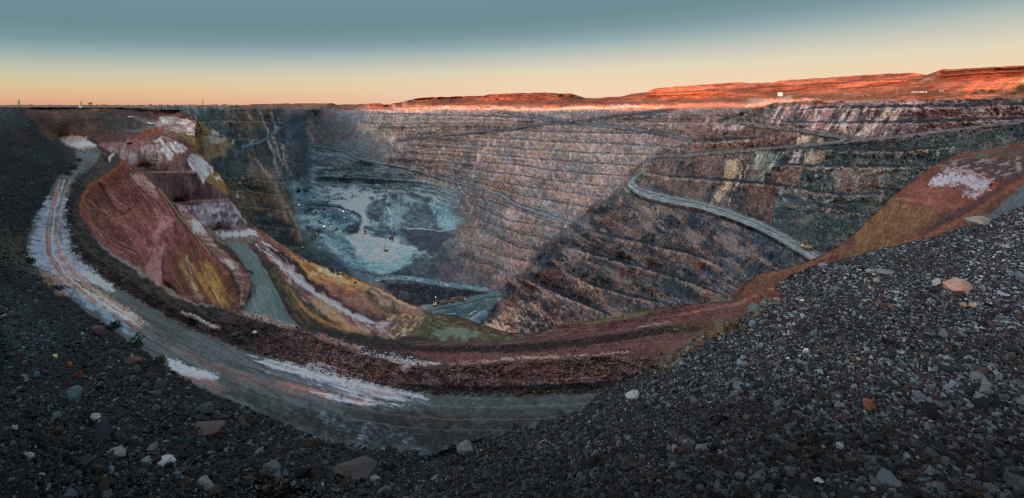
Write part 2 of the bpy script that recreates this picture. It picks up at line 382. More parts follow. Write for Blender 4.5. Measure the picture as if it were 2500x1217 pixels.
ROADS = {  # haul roads inside the pit: centre line, width in px
 'R1': ([(1150,262),(1200,268),(1345,294),(1453,305),(1561,317),(1598,323),(1640,332),(1686,345)], [3,4,6,9,7,6,9,9]),
 'R2': ([(1417,297),(1507,284),(1652,266)], [4,3,2]),
 'R3': ([(966,343),(1083,331),(1187,322),(1240,317),(1345,301),(1420,300)], [4,3,3,4,3,6]),
 'RD': ([(759,357),(800,360),(842,369),(870,384),(893,393),(935,399),(980,407),(1030,421),(1083,438),(1135,453),(1187,466),(1216,473),(1240,484),(1258,500),(1300,514),(1345,528.6),(1395,546)], [2,2.5,4,4,4,2.6,2.6,3,3,3.4,4,5,8,7,6,7,7]),
 'Re': ([(1594,385),(1619,379.5),(1670,380.5),(1840,366),(2012,350.5),(2116,343.7),(2300,321),(2500,298),(2700,275)], [3,6,7,6,8,10,7,6,6]),
 'Rf': ([(1770,298),(1800,294),(1840,306),(1944,316),(2033,331.6),(2082,338),(2116,341)], [8,9,7,8,9,14,10]),
 'RH': ([(1579,413),(1547,435),(1540,450),(1561,467),(1634,487),(1706,500),(1778,521),(1860,554),(1925,588),(1990,626),(2100,690)], [5,14,17,19,19,20,22,24,26,30,34]),
 'RL': ([(592,360),(640,345),(684,314),(672,300),(645,288)], [7,6,5,4,2]),
 'RF1': ([(918,684),(950,677),(1000,680),(1080,694),(1150,702),(1200,712),(1222,718)], [7,11,12,13,13,12,7]),
 'RF2': ([(1222,718),(1190,720),(1120,738),(1040,752)], [6,8,12,15]),
 'RT': ([(690,612),(737,606),(762,590),(764,566),(748,556)], [8,9,10,8,6]),
}
FLOOR1 = [(716,462),(760,454),(830,462),(900,464),(960,466),(1020,470),(1075,482),(1112,520),(1112,552),(1060,560),(1000,560),(990,590),(1010,606),(1052,618),(1075,640),(1050,660),(990,668),(930,682),(890,672),(850,650),(800,612),(770,596),(776,570),(745,545),(716,500)]
FLOOR2 = [(1030,752),(1060,742),(1120,732),(1190,718),(1228,722),(1210,745),(1170,790),(1100,800),(1040,790)]

def build_far():
    s = Sheet(SKYL, FBOT, 1401, 290, power=1.0, jit=0.8)
    # resample rows: finer near the top where the far rim is compressed
    t = np.linspace(0, 1, 290); t = 0.25 * t + 0.75 * t ** 1.25
    s.V = s.rows(t, s.vs, s.vb)
    U, V = s.U, s.V
    Y = solve_depth(far_strokes)(U, V)
    hills = V < np.interp(U[0], [p[0] for p in RIM], [p[1] for p in RIM], left=0)[None] + 0 * V
    # ---- benches and ramps as real steps
    dl = np.zeros(U.shape)
    def step(pts, A, w, L):
        nonlocal dl
        m = s.box(pts, L + 6)
        uu = U[m]; vv = V[m] + fbm(U[m] / 22, V[m] / 22, 8, 4) * 1.3
        p = np.array(pts, float); o = np.argsort(p[:, 0])
        line = np.interp(uu, p[o, 0], p[o, 1]); dv = line - vv
        end = smooth(0, 25, uu - p[o[0], 0]) * smooth(0, 25, p[o[-1], 0] - uu)
        r = np.where(dv < 0, -A * np.clip(1 + dv / L, 0, 1), np.where(dv < w, -A + 2 * A * dv / w, A * np.clip(1 - (dv - w) / L, 0, 1)))
        dl[m] += r * end
    for k, p in BENCH.items():
        big = k[0] == 'R'
        step(p, (0.02 if k in ('Ra', 'Rb', 'Rc', 'Rd') else 0.015) if big else 0.0125, 7 if big else 3.0, 22 if big else 11)
    for k, (p, w) in ROADS.items():
        if k in ('R1', 'R2', 'R3', 'RD', 'Re'): step(p, 0.010, float(np.mean(w)) + 1, 14)
    for (x_, y_), L_ in zip([(1446,512),(1396,552),(1356,596),(1304,640),(1252,690),(1216,728)], (60, 70, 70, 80, 80, 60)):
        step([(x_, y_), (x_ + L_ * .5, y_ + L_ * .22), (x_ + L_, y_ + L_ * .42)], .012, 5, 16)
    wH = s.smask(ROADS['RH'][0], ROADS['RH'][1], soft=2, warp=0)
    # rock relief: buttresses down the face, ledges and blocks
    wall = 1 - s.pmask(FLOOR1, soft=8) ; wall *= 1 - s.pmask(FLOOR2, soft=6); wall *= ~hills
    rightw = s.pmask([(1700,340)] + NOSE + [(1160,830),(1400,900),(2100,800),(2700,450),(2700,240),(1900,250),(1760,290)], soft=5, warp=4)
    a = s.nz(34, 26, 20, 11, 6, 0.6); b = s.nz(16, 9, 60, 23, 4); c = s.nz(5, 9, 15, 31, 3)
    rough = wall * (0.28 + 0.75 * rightw) * (1 - 0.9 * wH)
    dl += rough * ((0.011 + .002 * rightw) * np.abs(a) + (0.006 + .001 * rightw) * np.abs(b) + 0.003 * c + 0.014 * rightw * np.abs(s.nz(90, 70, 35, 13, 3)))
    floor = s.pmask(FLOOR1, soft=4)
    dl += floor * (0.003 * s.nz(26, 9, 8, 41, 4) + 0.0015 * s.nz(6, 3, 0, 42, 3))
    # broken ground on the floor: muck piles
    for (x, y, r, h_) in ((800,505,30,.02),(880,500,30,-.012),(960,520,26,.02),(1000,505,24,-.02),(1040,520,26,.022),(1080,510,22,-.016),(850,548,22,.014),(980,555,30,.016),(1070,600,20,-.01),(1045,630,16,-.012),(840,470,16,-.012)):
        dl += -h_ * np.exp(-(((U - x) / r) ** 2 + ((V - y) / (r * .6)) ** 2)) * 0.7
    hn = hills * smooth(0, 6, V - V[0][None])
    dl += hn * (0.006 * s.nz(110, 12, -3, 51, 3) + 0.0022 * s.nz(22, 8, -25, 52, 4) + 0.0008 * s.nz(6, 2.5, -30, 53, 3))
    # spoil-hill faces: stepped lifts
    for pts, A, w_, L in (([(1000,247),(1100,243),(1200,240),(1300,238),(1420,240)], .03, 1.5, 5), ([(1560,232),(1700,224),(1850,216),(1990,206),(2160,196),(2250,196)], .02, 2, 8),
                          ([(1850,228),(2000,219),(2150,212),(2300,205)], .012, 2, 6), ([(2280,186),(2400,178),(2500,173),(2700,166)], .03, 2.5, 7), ([(1440,246),(1600,240),(1760,233),(1900,240)], .02, 1.5, 5),
                          ([(1000,257),(1300,257),(1600,254),(1830,246)], .012, 1.5, 4), ([(1850,252),(1900,240),(2100,236),(2300,232),(2500,228)], .012, 1.5, 4)):
        step(pts, A, w_, L)
    Y = Y * np.exp(dl); Yf = Y
    P = W3(U, V, Y)

    # ---- colour
    s.C[:] = s2l((100, 90, 88))
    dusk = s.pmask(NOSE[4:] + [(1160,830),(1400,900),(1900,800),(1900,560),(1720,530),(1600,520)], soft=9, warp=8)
    # pink far wall
    pink = s.pmask([(760,262),(1900,258),(1700,345),(1545,430),(1405,560),(1255,700),(1165,800),(1060,640),(1110,550),(1100,470),(930,400),(940,340),(870,270)], soft=10, warp=8)
    s.put(pink, (108, 95, 92))
    s.patch(pink, (126, 112, 110), 60, 26, 25, .1, .4, .6, 61, 6); s.patch(pink, (88, 82, 84), 50, 44, 10, .2, .35, .6, 62, 6)
    s.patch(pink, (120, 101, 84), 70, 24, 30, .3, .35, .6, 63, 5); s.patch(pink, (118, 86, 76), 9, 26, 12, .6, .2, .4, 64, 4)
    s.patch(pink, (84, 96, 100), 60, 40, 30, .25, .25, .55, 65, 4); s.patch(pink, (148, 134, 130), 12, 4, 50, .65, .2, .5, 66, 4); s.patch(pink, (146, 132, 128), 4, 12, 20, .7, .2, .45, 67, 4)
    s.poly([(860,268),(1280,275),(1290,300),(1120,340),(960,330),(880,300)], (128, 110, 98), .45, soft=14, warp=12)
    s.poly([(1100,300),(1500,345),(1690,350),(1690,300),(1500,280),(1200,275)], (96, 84, 80), .55, soft=14, warp=10)
    s.poly([(1650,268),(1850,262),(1870,290),(1740,340),(1690,338),(1640,300)], (92, 72, 68), .7, soft=10, warp=8)
    # pale slump on the pink wall and its dark gully
    s.poly([(1172,372),(1180,368),(1172,392),(1160,410),(1158,432),(1148,436),(1150,415),(1160,395)], (150, 136, 128), .8, soft=4, warp=6)
    s.poly([(1138,374),(1148,380),(1146,402),(1120,418),(1100,420),(1130,400)], (66, 72, 76), .8, soft=4, warp=5)
    s.poly([(1225,520),(1260,512),(1262,540),(1238,552)], (148, 132, 126), .7, soft=5, warp=6)
    # teal far end
    s.poly([(690,268),(870,268),(880,300),(850,330),(930,350),(930,400),(1100,470),(1112,560),(1060,610),(1000,660),(940,690),(720,650),(712,470),(750,430),(700,330)], (76, 90, 96), .93, soft=30, warp=22)
    s.poly([(690,280),(750,282),(748,330),(752,370),(760,460),(735,455),(705,350)], (60, 74, 82), .95, soft=6, warp=4)
    s.poly([(752,300),(772,290),(850,290),(870,300),(850,345),(800,355),(756,352)], (78, 74, 74), .8, soft=8, warp=8)
    s.poly([(752,296),(768,298),(760,352),(748,350)], (118, 104, 96), .7, soft=3, warp=5)
    s.poly([(866,306),(900,305),(935,325),(975,338),(930,345),(910,335),(880,330)], (134, 118, 102), .6, soft=6, warp=8)
    s.poly([(740,268),(822,266),(815,288),(770,284)], (100, 84, 78), .7, soft=5, warp=6)
    e = s.pmask([(760,365),(940,395),(1100,470),(1110,520),(1000,480),(760,462)], soft=12, warp=6)
    s.patch(e, (100, 116, 122), 40, 5, 8, .1, .3, .7, 71, 4); s.patch(e, (54, 68, 76), 30, 7, -5, .25, .25, .6, 72, 5)
    s.poly([(828,430),(850,428),(858,450),(840,462),(826,452)], (38, 46, 54), .9, soft=4, warp=4)
    for yy in (438, 447, 456, 466, 474):
        s.line([(960,yy-8),(1010,yy-7),(1060,yy+1),(1108,yy+22)], 2.2, (128, 150, 152), .5, warp=2)
    # left wall
    lw = s.pmask([(380,262),(690,262),(700,340),(742,450),(722,490),(735,600),(700,680),(520,640),(380,430)], soft=4, warp=3)
    s.put(lw, (60, 64, 64)); 
    s.patch(lw, (84, 74, 66), 12, 40, -22, .1, .3, .7, 81, 5); s.patch(lw, (40, 56, 58), 16, 34, -20, .15, .25, .8, 82, 5)
    s.patch(lw, (100, 92, 88), 5, 30, -20, .5, .15, .6, 83, 4)
    s.poly([(530,266),(640,268),(660,300),(640,320),(560,300)], (100, 76, 62), .55, soft=8, warp=8)
    s.poly([(410,262),(545,264),(560,330),(600,345),(640,330),(600,372),(560,345),(500,320),(470,290)], (48, 68, 66), .8, soft=6, warp=6)
    s.poly([(655,300),(668,296),(690,330),(720,400),(738,450),(724,490),(700,420),(670,350)], (58, 66, 70), .85, soft=8, warp=6)
    for p in ([(632,270),(646,300),(654,330)], [(658,275),(672,310),(660,345)], [(656,332),(672,400),(684,435)], [(668,338),(684,395)], [(690,360),(700,400),(712,430)], [(604,272),(616,292)]):
        s.line(p, [5, 7, 3], (140, 126, 118), .6, soft=3, warp=5)
    s.poly([(470,340),(570,375),(620,430),(700,520),(735,590),(700,660),(520,640),(500,430)], (44, 58, 58), .9, soft=6, warp=6)
    s.poly([(540,430),(600,460),(640,470),(620,440),(600,380),(660,420),(712,500),(738,560),(738,600),(722,590),(700,545),(660,520),(600,500),(560,480)], (96, 78, 64), .65, soft=6, warp=10)
    s.line([(620,385),(650,420),(676,462),(692,500),(702,540)], [3,9,10,8,4], (124, 98, 78), .8, soft=3, warp=4)
    s.line([(700,505),(716,530),(730,560),(732,585)], [3,7,8,4], (122, 104, 88), .8, soft=3, warp=3)
    s.poly([(440,296),(484,296),(515,322),(548,338),(562,360),(548,388),(505,396),(470,410)], (106, 88, 60), .95, soft=6, warp=8)
    s.poly([(505,318),(545,330),(552,346),(520,350)], (140, 130, 124), .6, soft=3, warp=7)
    s.poly([(540,440),(600,480),(620,540),(640,580),(600,560),(560,500)], (92, 80, 50), .6, soft=8, warp=8)
    s.mod(lw, 5, 12, -20, .22, 85, 4)
    for k in range(9):
        s.line([(560+k*3, 392+k*8), (590+k*2, 402+k*7), (620-k*2, 398+k*7)], 1.6, (110, 104, 84), .35, warp=3, seed=k+3)
    # right wall
    s.put(rightw, (88, 80, 80))
    s.patch(rightw, (106, 90, 84), 60, 36, 30, .05, .35, .7, 91, 6); s.patch(rightw, (54, 62, 69), 70, 24, 35, .12, .3, .75, 92, 6)
    s.patch(rightw, (118, 84, 68), 8, 30, 18, .5, .2, .5, 93, 4); s.patch(rightw, (134, 120, 110), 14, 5, 45, .6, .2, .5, 94, 5); s.patch(rightw, (128, 116, 108), 4, 14, 20, .65, .2, .4, 96, 4)
    s.patch(rightw, (58, 80, 84), 60, 40, 10, .2, .25, .6, 95, 4)
    s.poly([(1780,600),(1860,560),(1990,640),(1830,700),(1760,760),(1600,760),(1640,690),(1720,660)], (56, 76, 84), .75, soft=18, warp=14)
    s.poly([(1200,740),(1260,690),(1360,740),(1480,770),(1380,830),(1180,830)], (70, 70, 76), .6, soft=14, warp=12)
    up = s.pmask([(1880,345),(2330,330),(2700,270),(2700,460),(2300,470),(2020,640),(1960,600),(1870,540)], soft=12, warp=10)
    s.put(up, (58, 72, 74), .9); s.patch(up, (88, 84, 80), 40, 12, -10, .15, .25, .7, 97, 5); s.patch(up, (40, 54, 58), 36, 10, 5, .2, .2, .7, 98, 5)
    s.poly([(2040,410),(2110,402),(2170,410),(2160,466),(2060,472),(2036,440)], (104, 82, 76), .7, soft=7, warp=8)
    s.patch(s.pmask([(1890,385),(2260,400),(2180,480),(1900,520)], soft=10), (112, 124, 124), 12, 8, 20, .45, .12, .6, 99, 4)
    # strata bands dipping left on the upper right wall
    st = s.pmask([(1870,300),(1900,262),(2300,250),(2350,300),(2180,345),(2090,330),(1960,318)], soft=6, warp=5)
    s.put(st, (118, 98, 98)); s.patch(st, (158, 138, 132), 9, 70, 32, .1, .25, .8, 101, 5); s.patch(st, (66, 66, 74), 8, 60, 32, .2, .18, .8, 102, 4)
    s.crust([(2130,300),(2160,270),(2190,268),(2150,300),(2110,332),(2080,332)], (176, 154, 138), 6, 3, 24, 40, .85, seed=866)
    s.poly([(2060,298),(2078,296),(2066,318),(2060,330),(2048,330)], (176, 160, 154), .7, soft=3, warp=5)
    s.poly([(2170,300),(2220,270),(2260,266),(2190,330),(2140,340),(2120,338)], (62, 64, 72), .7, soft=6, warp=6)
    rd = s.pmask([(2240,262),(2700,244),(2700,280),(2400,300),(2180,340),(2230,300)], soft=8, warp=6)
    s.put(rd, (84, 56, 56), .85); s.patch(rd, (150, 128, 134), 22, 8, 12, .35, .2, .75, 103, 5); s.patch(rd, (52, 50, 54), 34, 12, 0, .1, .25, .6, 104)
    s.poly([(2330,262),(2500,268),(2500,290),(2420,286),(2350,272)], (146, 126, 132), .6, soft=8, warp=12)
    s.poly([(1720,300),(1790,296),(1860,312),(1990,322),(2000,350),(1840,362),(1700,378),(1690,345)], (96, 74, 70), .8, soft=6, warp=8)
    s.crust([(1738,302),(1800,300),(1820,312),(1790,320),(1740,314)], (150, 132, 132), 8, 8, 4, 10, .7, seed=867)
    s.crust([(1940,352),(1950,332),(1986,334),(1970,350),(1945,356)], (180, 156, 138), 6, 5, 9, 20, .8, seed=868)
    s.poly([(1992,348),(2000,336),(2012,338),(2008,350)], (184, 156, 138), .7, soft=3, warp=3)
    s.crust([(1600,384),(1560,404),(1530,428),(1516,455),(1490,484),(1462,505),(1440,514),(1400,548),(1370,575),(1350,606),(1310,640),(1262,680),(1236,700),(1210,745),(1182,780)], (50, 54, 60), 9, 7, 9, 30, .5, width=[3,4,5,7,8,9,8,9,7,9,10,9,8,9,7], seed=881)  # nose edge and the dark shapes below: shadow painted into the rock
    s.crust([(1448,508),(1480,500),(1500,512),(1480,522),(1450,520)], (38, 38, 42), 5, 6, 4, 0, .9, seed=882); s.crust([(1356,580),(1380,596),(1374,640),(1350,655),(1330,640),(1345,610)], (40, 42, 48), 7, 8, 6, 40, .8, seed=883)
    s.crust([(1352,600),(1362,620),(1356,640),(1346,634)], (128, 96, 84), 4, 5, 6, 60, .8, seed=884); s.crust([(1240,680),(1256,700),(1290,720),(1330,740),(1300,750),(1250,725),(1230,706)], (40, 44, 52), 8, 8, 6, 30, .8, seed=885)
    # ochre, black and green bands above the haul road
    s.poly([(1600,392),(1770,384),(1770,440),(1720,490),(1640,480),(1590,425)], (96, 78, 76), .7, soft=8, warp=8)
    s.poly([(1655,400),(1690,395),(1690,430),(1655,425)], (54, 70, 76), .6, soft=6, warp=8)
    s.crust([(1772,392),(1804,390),(1800,425),(1788,450),(1758,496),(1738,496),(1762,448),(1768,420)], (146, 128, 106), 8, 3.5, 22, 14, .8, seed=861)
    s.poly([(1742,446),(1764,420),(1758,460),(1728,494),(1716,494)], (48, 56, 64), .8, soft=4, warp=6)
    s.poly([(1806,392),(1836,390),(1826,440),(1806,500),(1772,505),(1796,440)], (58, 52, 52), .85, soft=4, warp=6)
    s.line([(1812,396),(1806,430),(1790,470),(1780,500)], 3, (158, 136, 110), .7, warp=5); s.line([(1826,400),(1816,440),(1800,490)], 2.5, (120, 130, 134), .6, warp=5)
    s.crust([(1842,372),(1930,368),(1908,400),(1880,420),(1868,450),(1840,450),(1838,410)], (84, 98, 90), 10, 4, 22, 24, .75, seed=862)
    s.patch(s.pmask([(1842,372),(1930,368),(1880,440),(1840,450)], soft=4), (140, 146, 134), 3, 24, 28, .35, .15, .6, 111, 4)
    s.poly([(1898,388),(1934,366),(1926,400),(1886,450),(1862,452),(1878,420)], (42, 52, 60), .85, soft=4, warp=5)
    s.poly([(1936,372),(1956,368),(1950,396),(1930,402)], (150, 136, 138), .7, soft=3, warp=5)
    s.crust([(1976,372),(2014,372),(2016,396),(1985,405),(1960,402)], (146, 126, 108), 8, 4, 14, 14, .75, seed=865)
    s.crust([(1884,418),(1930,402),(1962,405),(1950,450),(1905,452),(1880,450)], (110, 82, 72), 10, 4, 22, 12, .7, seed=863)
    s.crust([(1830,452),(1900,455),(1890,540),(1860,540),(1810,520)], (92, 62, 54), 12, 5, 30, 10, .75, seed=864)
    s.poly([(1780,470),(1830,452),(1820,520),(1790,512)], (50, 54, 60), .7, soft=5, warp=6)
    # ochre and black bands below the haul road
    s.poly([(1500,540),(1560,520),(1640,495),(1690,510),(1650,540),(1580,590),(1540,600)], (132, 114, 98), .45, soft=8, warp=16, ws=14)
    s.poly([(1590,560),(1640,520),(1700,515),(1760,540),(1700,570),(1640,560),(1570,610),(1545,605)], (48, 56, 64), .85, soft=5, warp=10)
    s.poly([(1480,580),(1520,560),(1560,600),(1500,640),(1380,600),(1440,560)], (58, 58, 64), .5, soft=8, warp=12)
    s.poly([(1300,600),(1380,560),(1400,600),(1350,640),(1300,640)], (52, 58, 64), .7, soft=8, warp=8)
    s.poly([(1230,730),(1262,726),(1282,760),(1262,785),(1232,780)], (138, 130, 122), .55, soft=6, warp=8)
    s.poly([(1270,670),(1312,688),(1300,720),(1262,712)], (120, 84, 66), .55, soft=6, warp=8)
    s.poly([(1180,760),(1240,700),(1230,760),(1200,810),(1170,820)], (44, 50, 58), .85, soft=6, warp=5)
    s.mod(wall * np.ones(U.shape), 7, 6, 20, .12, 121, 4); s.mod(wall * rightw, 3.5, 14, 16, .22, 122, 3); s.mod(pink, 4, 10, 8, .16, 123, 3)
    s.mod(pink, 3, 3, 0, .14, 124, 2)
    s.mod(pink, 2.6, 16, 28, .16, 125, 3); s.mod(pink, 14, 2.4, 12, .10, 126, 3); s.mod(rightw, 3, 18, 24, .2, 127, 3); s.mod(lw, 3, 22, -24, .24, 128, 3)
    s.mod(e, 30, 2.6, 4, .15, 129, 3)
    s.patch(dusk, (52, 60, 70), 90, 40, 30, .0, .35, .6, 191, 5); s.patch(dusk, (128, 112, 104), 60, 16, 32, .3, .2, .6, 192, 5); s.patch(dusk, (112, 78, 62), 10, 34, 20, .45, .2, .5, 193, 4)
    s.veins(pink, (74, 68, 72), 46, 20, 25, .07, .6, 801); s.veins(pink, (154, 140, 134), 26, 14, 50, .06, .6, 802); s.veins(pink, (72, 66, 68), 12, 30, 14, .08, .45, 803)
    s.veins(rightw, (40, 44, 50), 50, 34, 35, .08, .8, 804); s.veins(rightw, (136, 120, 108), 24, 30, 28, .05, .6, 805); s.veins(rightw, (36, 40, 46), 16, 40, 20, .07, .6, 806); s.veins(rightw, (148, 132, 116), 60, 22, 40, .03, .6, 807)
    s.veins(lw, (30, 40, 42), 14, 50, -24, .09, .7, 808); s.veins(lw, (124, 112, 98), 10, 44, -26, .05, .5, 809); s.veins(e, (32, 44, 52), 40, 8, 6, .1, .7, 810)
    s.veins(up, (30, 42, 46), 44, 18, -4, .08, .7, 811); s.veins(up, (120, 124, 118), 20, 16, 20, .05, .6, 812)
    # bench lines
    for k, p in BENCH.items():
        big = k[0] == 'R'; c = (46, 50, 56) if big else (62, 62, 66)
        if k[0] == 'L': c = (40, 54, 62)
        if k[0] == 'S': c = (34, 44, 46)
        s.line([(x, y - 1) for x, y in p], [1.5, 8 if big else 3.4, 9 if big else 3.2, 2], c, .95 if big else .8, tex=.9, soft=1.2, warp=2.2, ws=11, seed=len(k) + p[0][0] % 17)
        s.line([(x, y + (6 if big else 3.5)) for x, y in p], 3.0 if big else 2.0, (160, 144, 134), .4 if big else .22, tex=1.2, soft=1.5, warp=4, ws=8)
    # rubble aprons under the ledges
    rr_ = np.random.default_rng(77)
    for k, p in BENCH.items():
        if k[0] not in 'BRS': continue
        q = np.array(p, float)
        for _ in range(int((q[-1, 0] - q[0, 0]) / 34)):
            x = rr_.uniform(q[0, 0], q[-1, 0]); y = np.interp(x, q[:, 0], q[:, 1]); L = rr_.uniform(7, 17); w_ = rr_.uniform(2, 7); dx = -L * rr_.uniform(0, .5)
            s.crust([(x, y + 2), (x + dx * .6, y + L * .6), (x + dx, y + L)], ((150, 136, 130), (70, 64, 66), (126, 92, 78))[rr_.integers(0, 3)], 3, 3, 6, 10, .55, width=[w_ * .5, w_, w_ * 1.4], seed=int(x))
    # ---- floor
    fl = s.poly(FLOOR1, (84, 102, 110), 1.0, soft=20, warp=12)
    s.patch(fl, (116, 140, 147), 46, 10, 12, .0, .3, .8, 131, 5); s.veins(fl, (40, 54, 64), 40, 12, 10, .1, .7, 871); s.veins(fl, (136, 156, 160), 50, 9, 12, .05, .6, 872); s.patch(fl, (48, 66, 78), 30, 8, 15, .15, .2, .8, 132, 5)
    s.poly([(716,470),(760,465),(798,478),(790,505),(740,520),(716,505)], (66, 98, 112), .7, soft=8, warp=6)
    s.poly([(790,480),(880,470),(950,472),(925,498),(890,510),(900,525),(885,530),(850,515),(800,500)], (130, 152, 158), .85, soft=5, warp=7)
    s.poly([(786,492),(850,510),(890,530),(895,560),(870,560),(840,545),(800,535),(756,520),(748,500)], (62, 86, 98), .85, soft=5, warp=5)
    s.line([(750,500),(790,498),(845,512),(885,530)], 5, (34, 48, 58), .8, warp=4)
    for k in range(7):
        s.line([(752,515+k*7),(780,508+k*6),(800,520+k*5),(790,535+k*4),(830,548+k*2),(860,545)], 2.2, (118, 150, 158) if k % 2 else (40, 58, 68), .55, warp=7, seed=k)
    s.line([(884,520),(892,535),(884,560),(890,575)], [8,9,12,18], (150, 166, 166), .9, soft=3, warp=3)
    s.poly([(845,550),(880,545),(882,572),(850,580),(832,565)], (44, 56, 66), .85, soft=4, warp=5)
    s.poly([(900,490),(955,476),(985,480),(1000,520),(985,555),(1000,572),(960,580),(920,560),(900,525)], (60, 74, 82), .85, soft=6, warp=6)
    s.poly([(940,500),(985,484),(1000,500),(990,540),(960,570),(940,545)], (106, 134, 144), .6, soft=6, warp=12, ws=10)
    s.poly([(1000,500),(1050,488),(1062,530),(1040,552),(1000,545)], (64, 80, 90), .7, soft=6, warp=8)
    s.poly([(1060,490),(1090,488),(1112,530),(1112,560),(1070,560),(1058,530)], (100, 130, 140), .8, soft=6, warp=6)
    s.poly([(1000,548),(1060,556),(1110,562),(1080,600),(1100,640),(1060,640),(1040,615),(1000,600),(985,580)], (68, 72, 80), .85, soft=5, warp=5)
    s.line([(985,556),(1040,560),(1080,565),(1110,556)], 2.5, (150, 160, 164), .7, warp=2)
    s.poly([(845,575),(900,566),(940,582),(985,600),(1035,612),(1050,628),(1020,634),(990,632),(940,640),(900,640),(870,625),(862,600)], (142, 166, 168), .9, soft=5, warp=6)
    fp = s.pmask([(850,576),(1040,612),(1050,628),(940,640),(870,625)], soft=5)
    s.patch(fp, (96, 124, 132), 26, 7, 6, .1, .2, .8, 133, 5)
    s.line([(850,582),(890,578),(925,585),(965,605),(960,614),(935,618)], 3.5, (168, 184, 178), .7, warp=2)
    s.poly([(800,575),(845,580),(866,605),(858,615),(830,610),(800,590)], (76, 108, 118), .8, soft=5, warp=5)
    s.poly([(810,625),(870,630),(940,642),(1000,636),(1010,650),(940,668),(900,665),(860,650)], (104, 140, 148), .7, soft=6, warp=6)
    s.poly([(1010,618),(1040,616),(1060,636),(1080,670),(1050,690),(980,680),(930,684),(960,660),(1000,650)], (58, 70, 76), .85, soft=5, warp=5)
    for p_, w_, c_ in (([(716,500),(750,496),(800,490),(870,482),(950,478),(1000,474)], 3, (44,56,64)), ([(760,462),(840,462),(930,464),(1000,470),(1060,478)], 2.5, (150,166,168)), ([(790,478),(820,470),(860,468)], 5, (140,160,164)),
        ([(800,505),(850,520),(880,540)], 2, (150,164,166)), ([(870,640),(920,646),(970,640),(1010,634),(1040,632)], 2.5, (56,72,80)), ([(850,600),(900,604),(940,600),(990,612)], 2, (100,124,130)), ([(880,585),(910,598),(950,606)], 2, (96,120,128)),
        ([(850,650),(890,668),(930,676)], 3, (52,66,74)), ([(985,556),(1000,580),(1030,606),(1052,622)], 3, (46,56,64)), ([(945,508),(960,530),(955,555)], 4, (130,152,158)), ([(1062,492),(1068,520),(1062,552)], 3, (60,78,88))):
        s.crust(p_, c_, 2.5, 18, 3, 6, .85, width=w_, seed=int(p_[0][0]))
    s.mod(fl, 5, 2.5, 5, .26, 134, 4); s.C *= (1 + np.array([.34, .22, .14]) * fl[..., None])
    s.poly([(1060,640),(1130,600),(1180,640),(1220,690),(1180,700),(1120,690),(1080,680)], (66, 66, 72), .6, soft=10, warp=8)
    s.poly([(740,600),(800,612),(830,640),(880,690),(700,690)], (50, 66, 70), .8, soft=6, warp=6)
    for k in range(4):
        s.line([(800+k*6,622),(835+k*5,645+k),(868+k*5,672)], 2, (92, 108, 114), .6, warp=2, seed=k+8)
    s.poly([(930,684),(1210,712),(1230,720),(1120,730),(1060,742),(1020,760),(950,720)], (46, 50, 58), .95, soft=4, warp=4)
    s.patch(s.pmask([(930,690),(1120,700),(1060,742),(950,720)]), (96, 100, 104), 3, 3, 0, .6, .1, .5, 141, 2)
    f2 = s.poly(FLOOR2, (72, 92, 98), 1.0, soft=4, warp=3)
    s.patch(f2, (96, 120, 126), 30, 6, -8, .2, .2, .7, 142, 4); s.mod(f2, 5, 2, -8, .15, 143)
    water = s.poly([(1172,760),(1188,757),(1186,766),(1180,778),(1166,786),(1150,780)], (170, 184, 204), 1.0, soft=1.5, warp=2)
    # ---- roads in the pit
    rmask = np.zeros(U.shape)
    for k, (p, w) in ROADS.items():
        c = {'RH': (82, 91, 94), 'RL': (70, 90, 96), 'RF1': (84, 104, 110), 'RF2': (82, 102, 108), 'RD': (80, 90, 96), 'RT': (70, 78, 74), 'R1': (80, 82, 86), 'R2': (62, 62, 66), 'R3': (70, 72, 74)}.get(k, (88, 86, 86))
        s.line([(x, y + max(w) * .5) for x, y in p], [max(2, a_ * .35) for a_ in w], (40, 44, 50), .8, soft=1.5, warp=2)
        s.line([(x, y - max(w) * .5 - 1) for x, y in p], 2, (48, 50, 56), .55, soft=1.5, warp=2)
        q = s.line(p, w, c, 1.0, soft=1.2, warp=1.2); rmask = np.maximum(rmask, q * (2.5 < max(w)))
    rh = ROADS['RH'][0]
    for off, c in ((-7, (124, 130, 128)), (-2, (74, 84, 88)), (3, (124, 134, 137)), (6.5, (80, 90, 94)), (9, (118, 130, 132))):
        s.line([(x + (-off * .5 if i < 3 else off * .2), y + (off if i > 2 else off * .3)) for i, (x, y) in enumerate(rh)], 2.4, c, .6, soft=1.3, warp=2.2)
    for off in (-3, 2): s.crust([(x, y + off) for x, y in ROADS['RF1'][0]], (136, 154, 156), 2.5, 30, 2, 6, .6, width=1.5, seed=199)
    for off in (-1.5, 1.8): s.line([(x, y + off) for x, y in ROADS['RD'][0][10:]], 1.5, (122, 134, 140), .4, warp=1.5)
    s.mod(np.ones(U.shape), 2.4, 2.2, 0, .13, 130, 2)
    lum = s.C.mean(-1, keepdims=True); s.C = s.C * np.clip(lum / .105, .2, 4) ** .38      # a little more contrast between the rocks
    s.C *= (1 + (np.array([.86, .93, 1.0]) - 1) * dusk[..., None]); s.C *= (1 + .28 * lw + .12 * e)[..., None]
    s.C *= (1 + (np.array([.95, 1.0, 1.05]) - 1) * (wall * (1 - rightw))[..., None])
    Cs = np.clip(s.C / E_SHADE, 0.004, 0.8)
    # ---- hills: reds lit by the low sun, some shade and lit patches painted in
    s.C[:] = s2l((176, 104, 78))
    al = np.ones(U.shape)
    s.patch(al, (126, 74, 58), 90, 10, -4, 0, .3, .85, 151, 5); s.patch(al, (206, 126, 94), 60, 6, -6, .1, .25, .7, 152, 5)  # the darker patches are shaded bands put into the soil colour
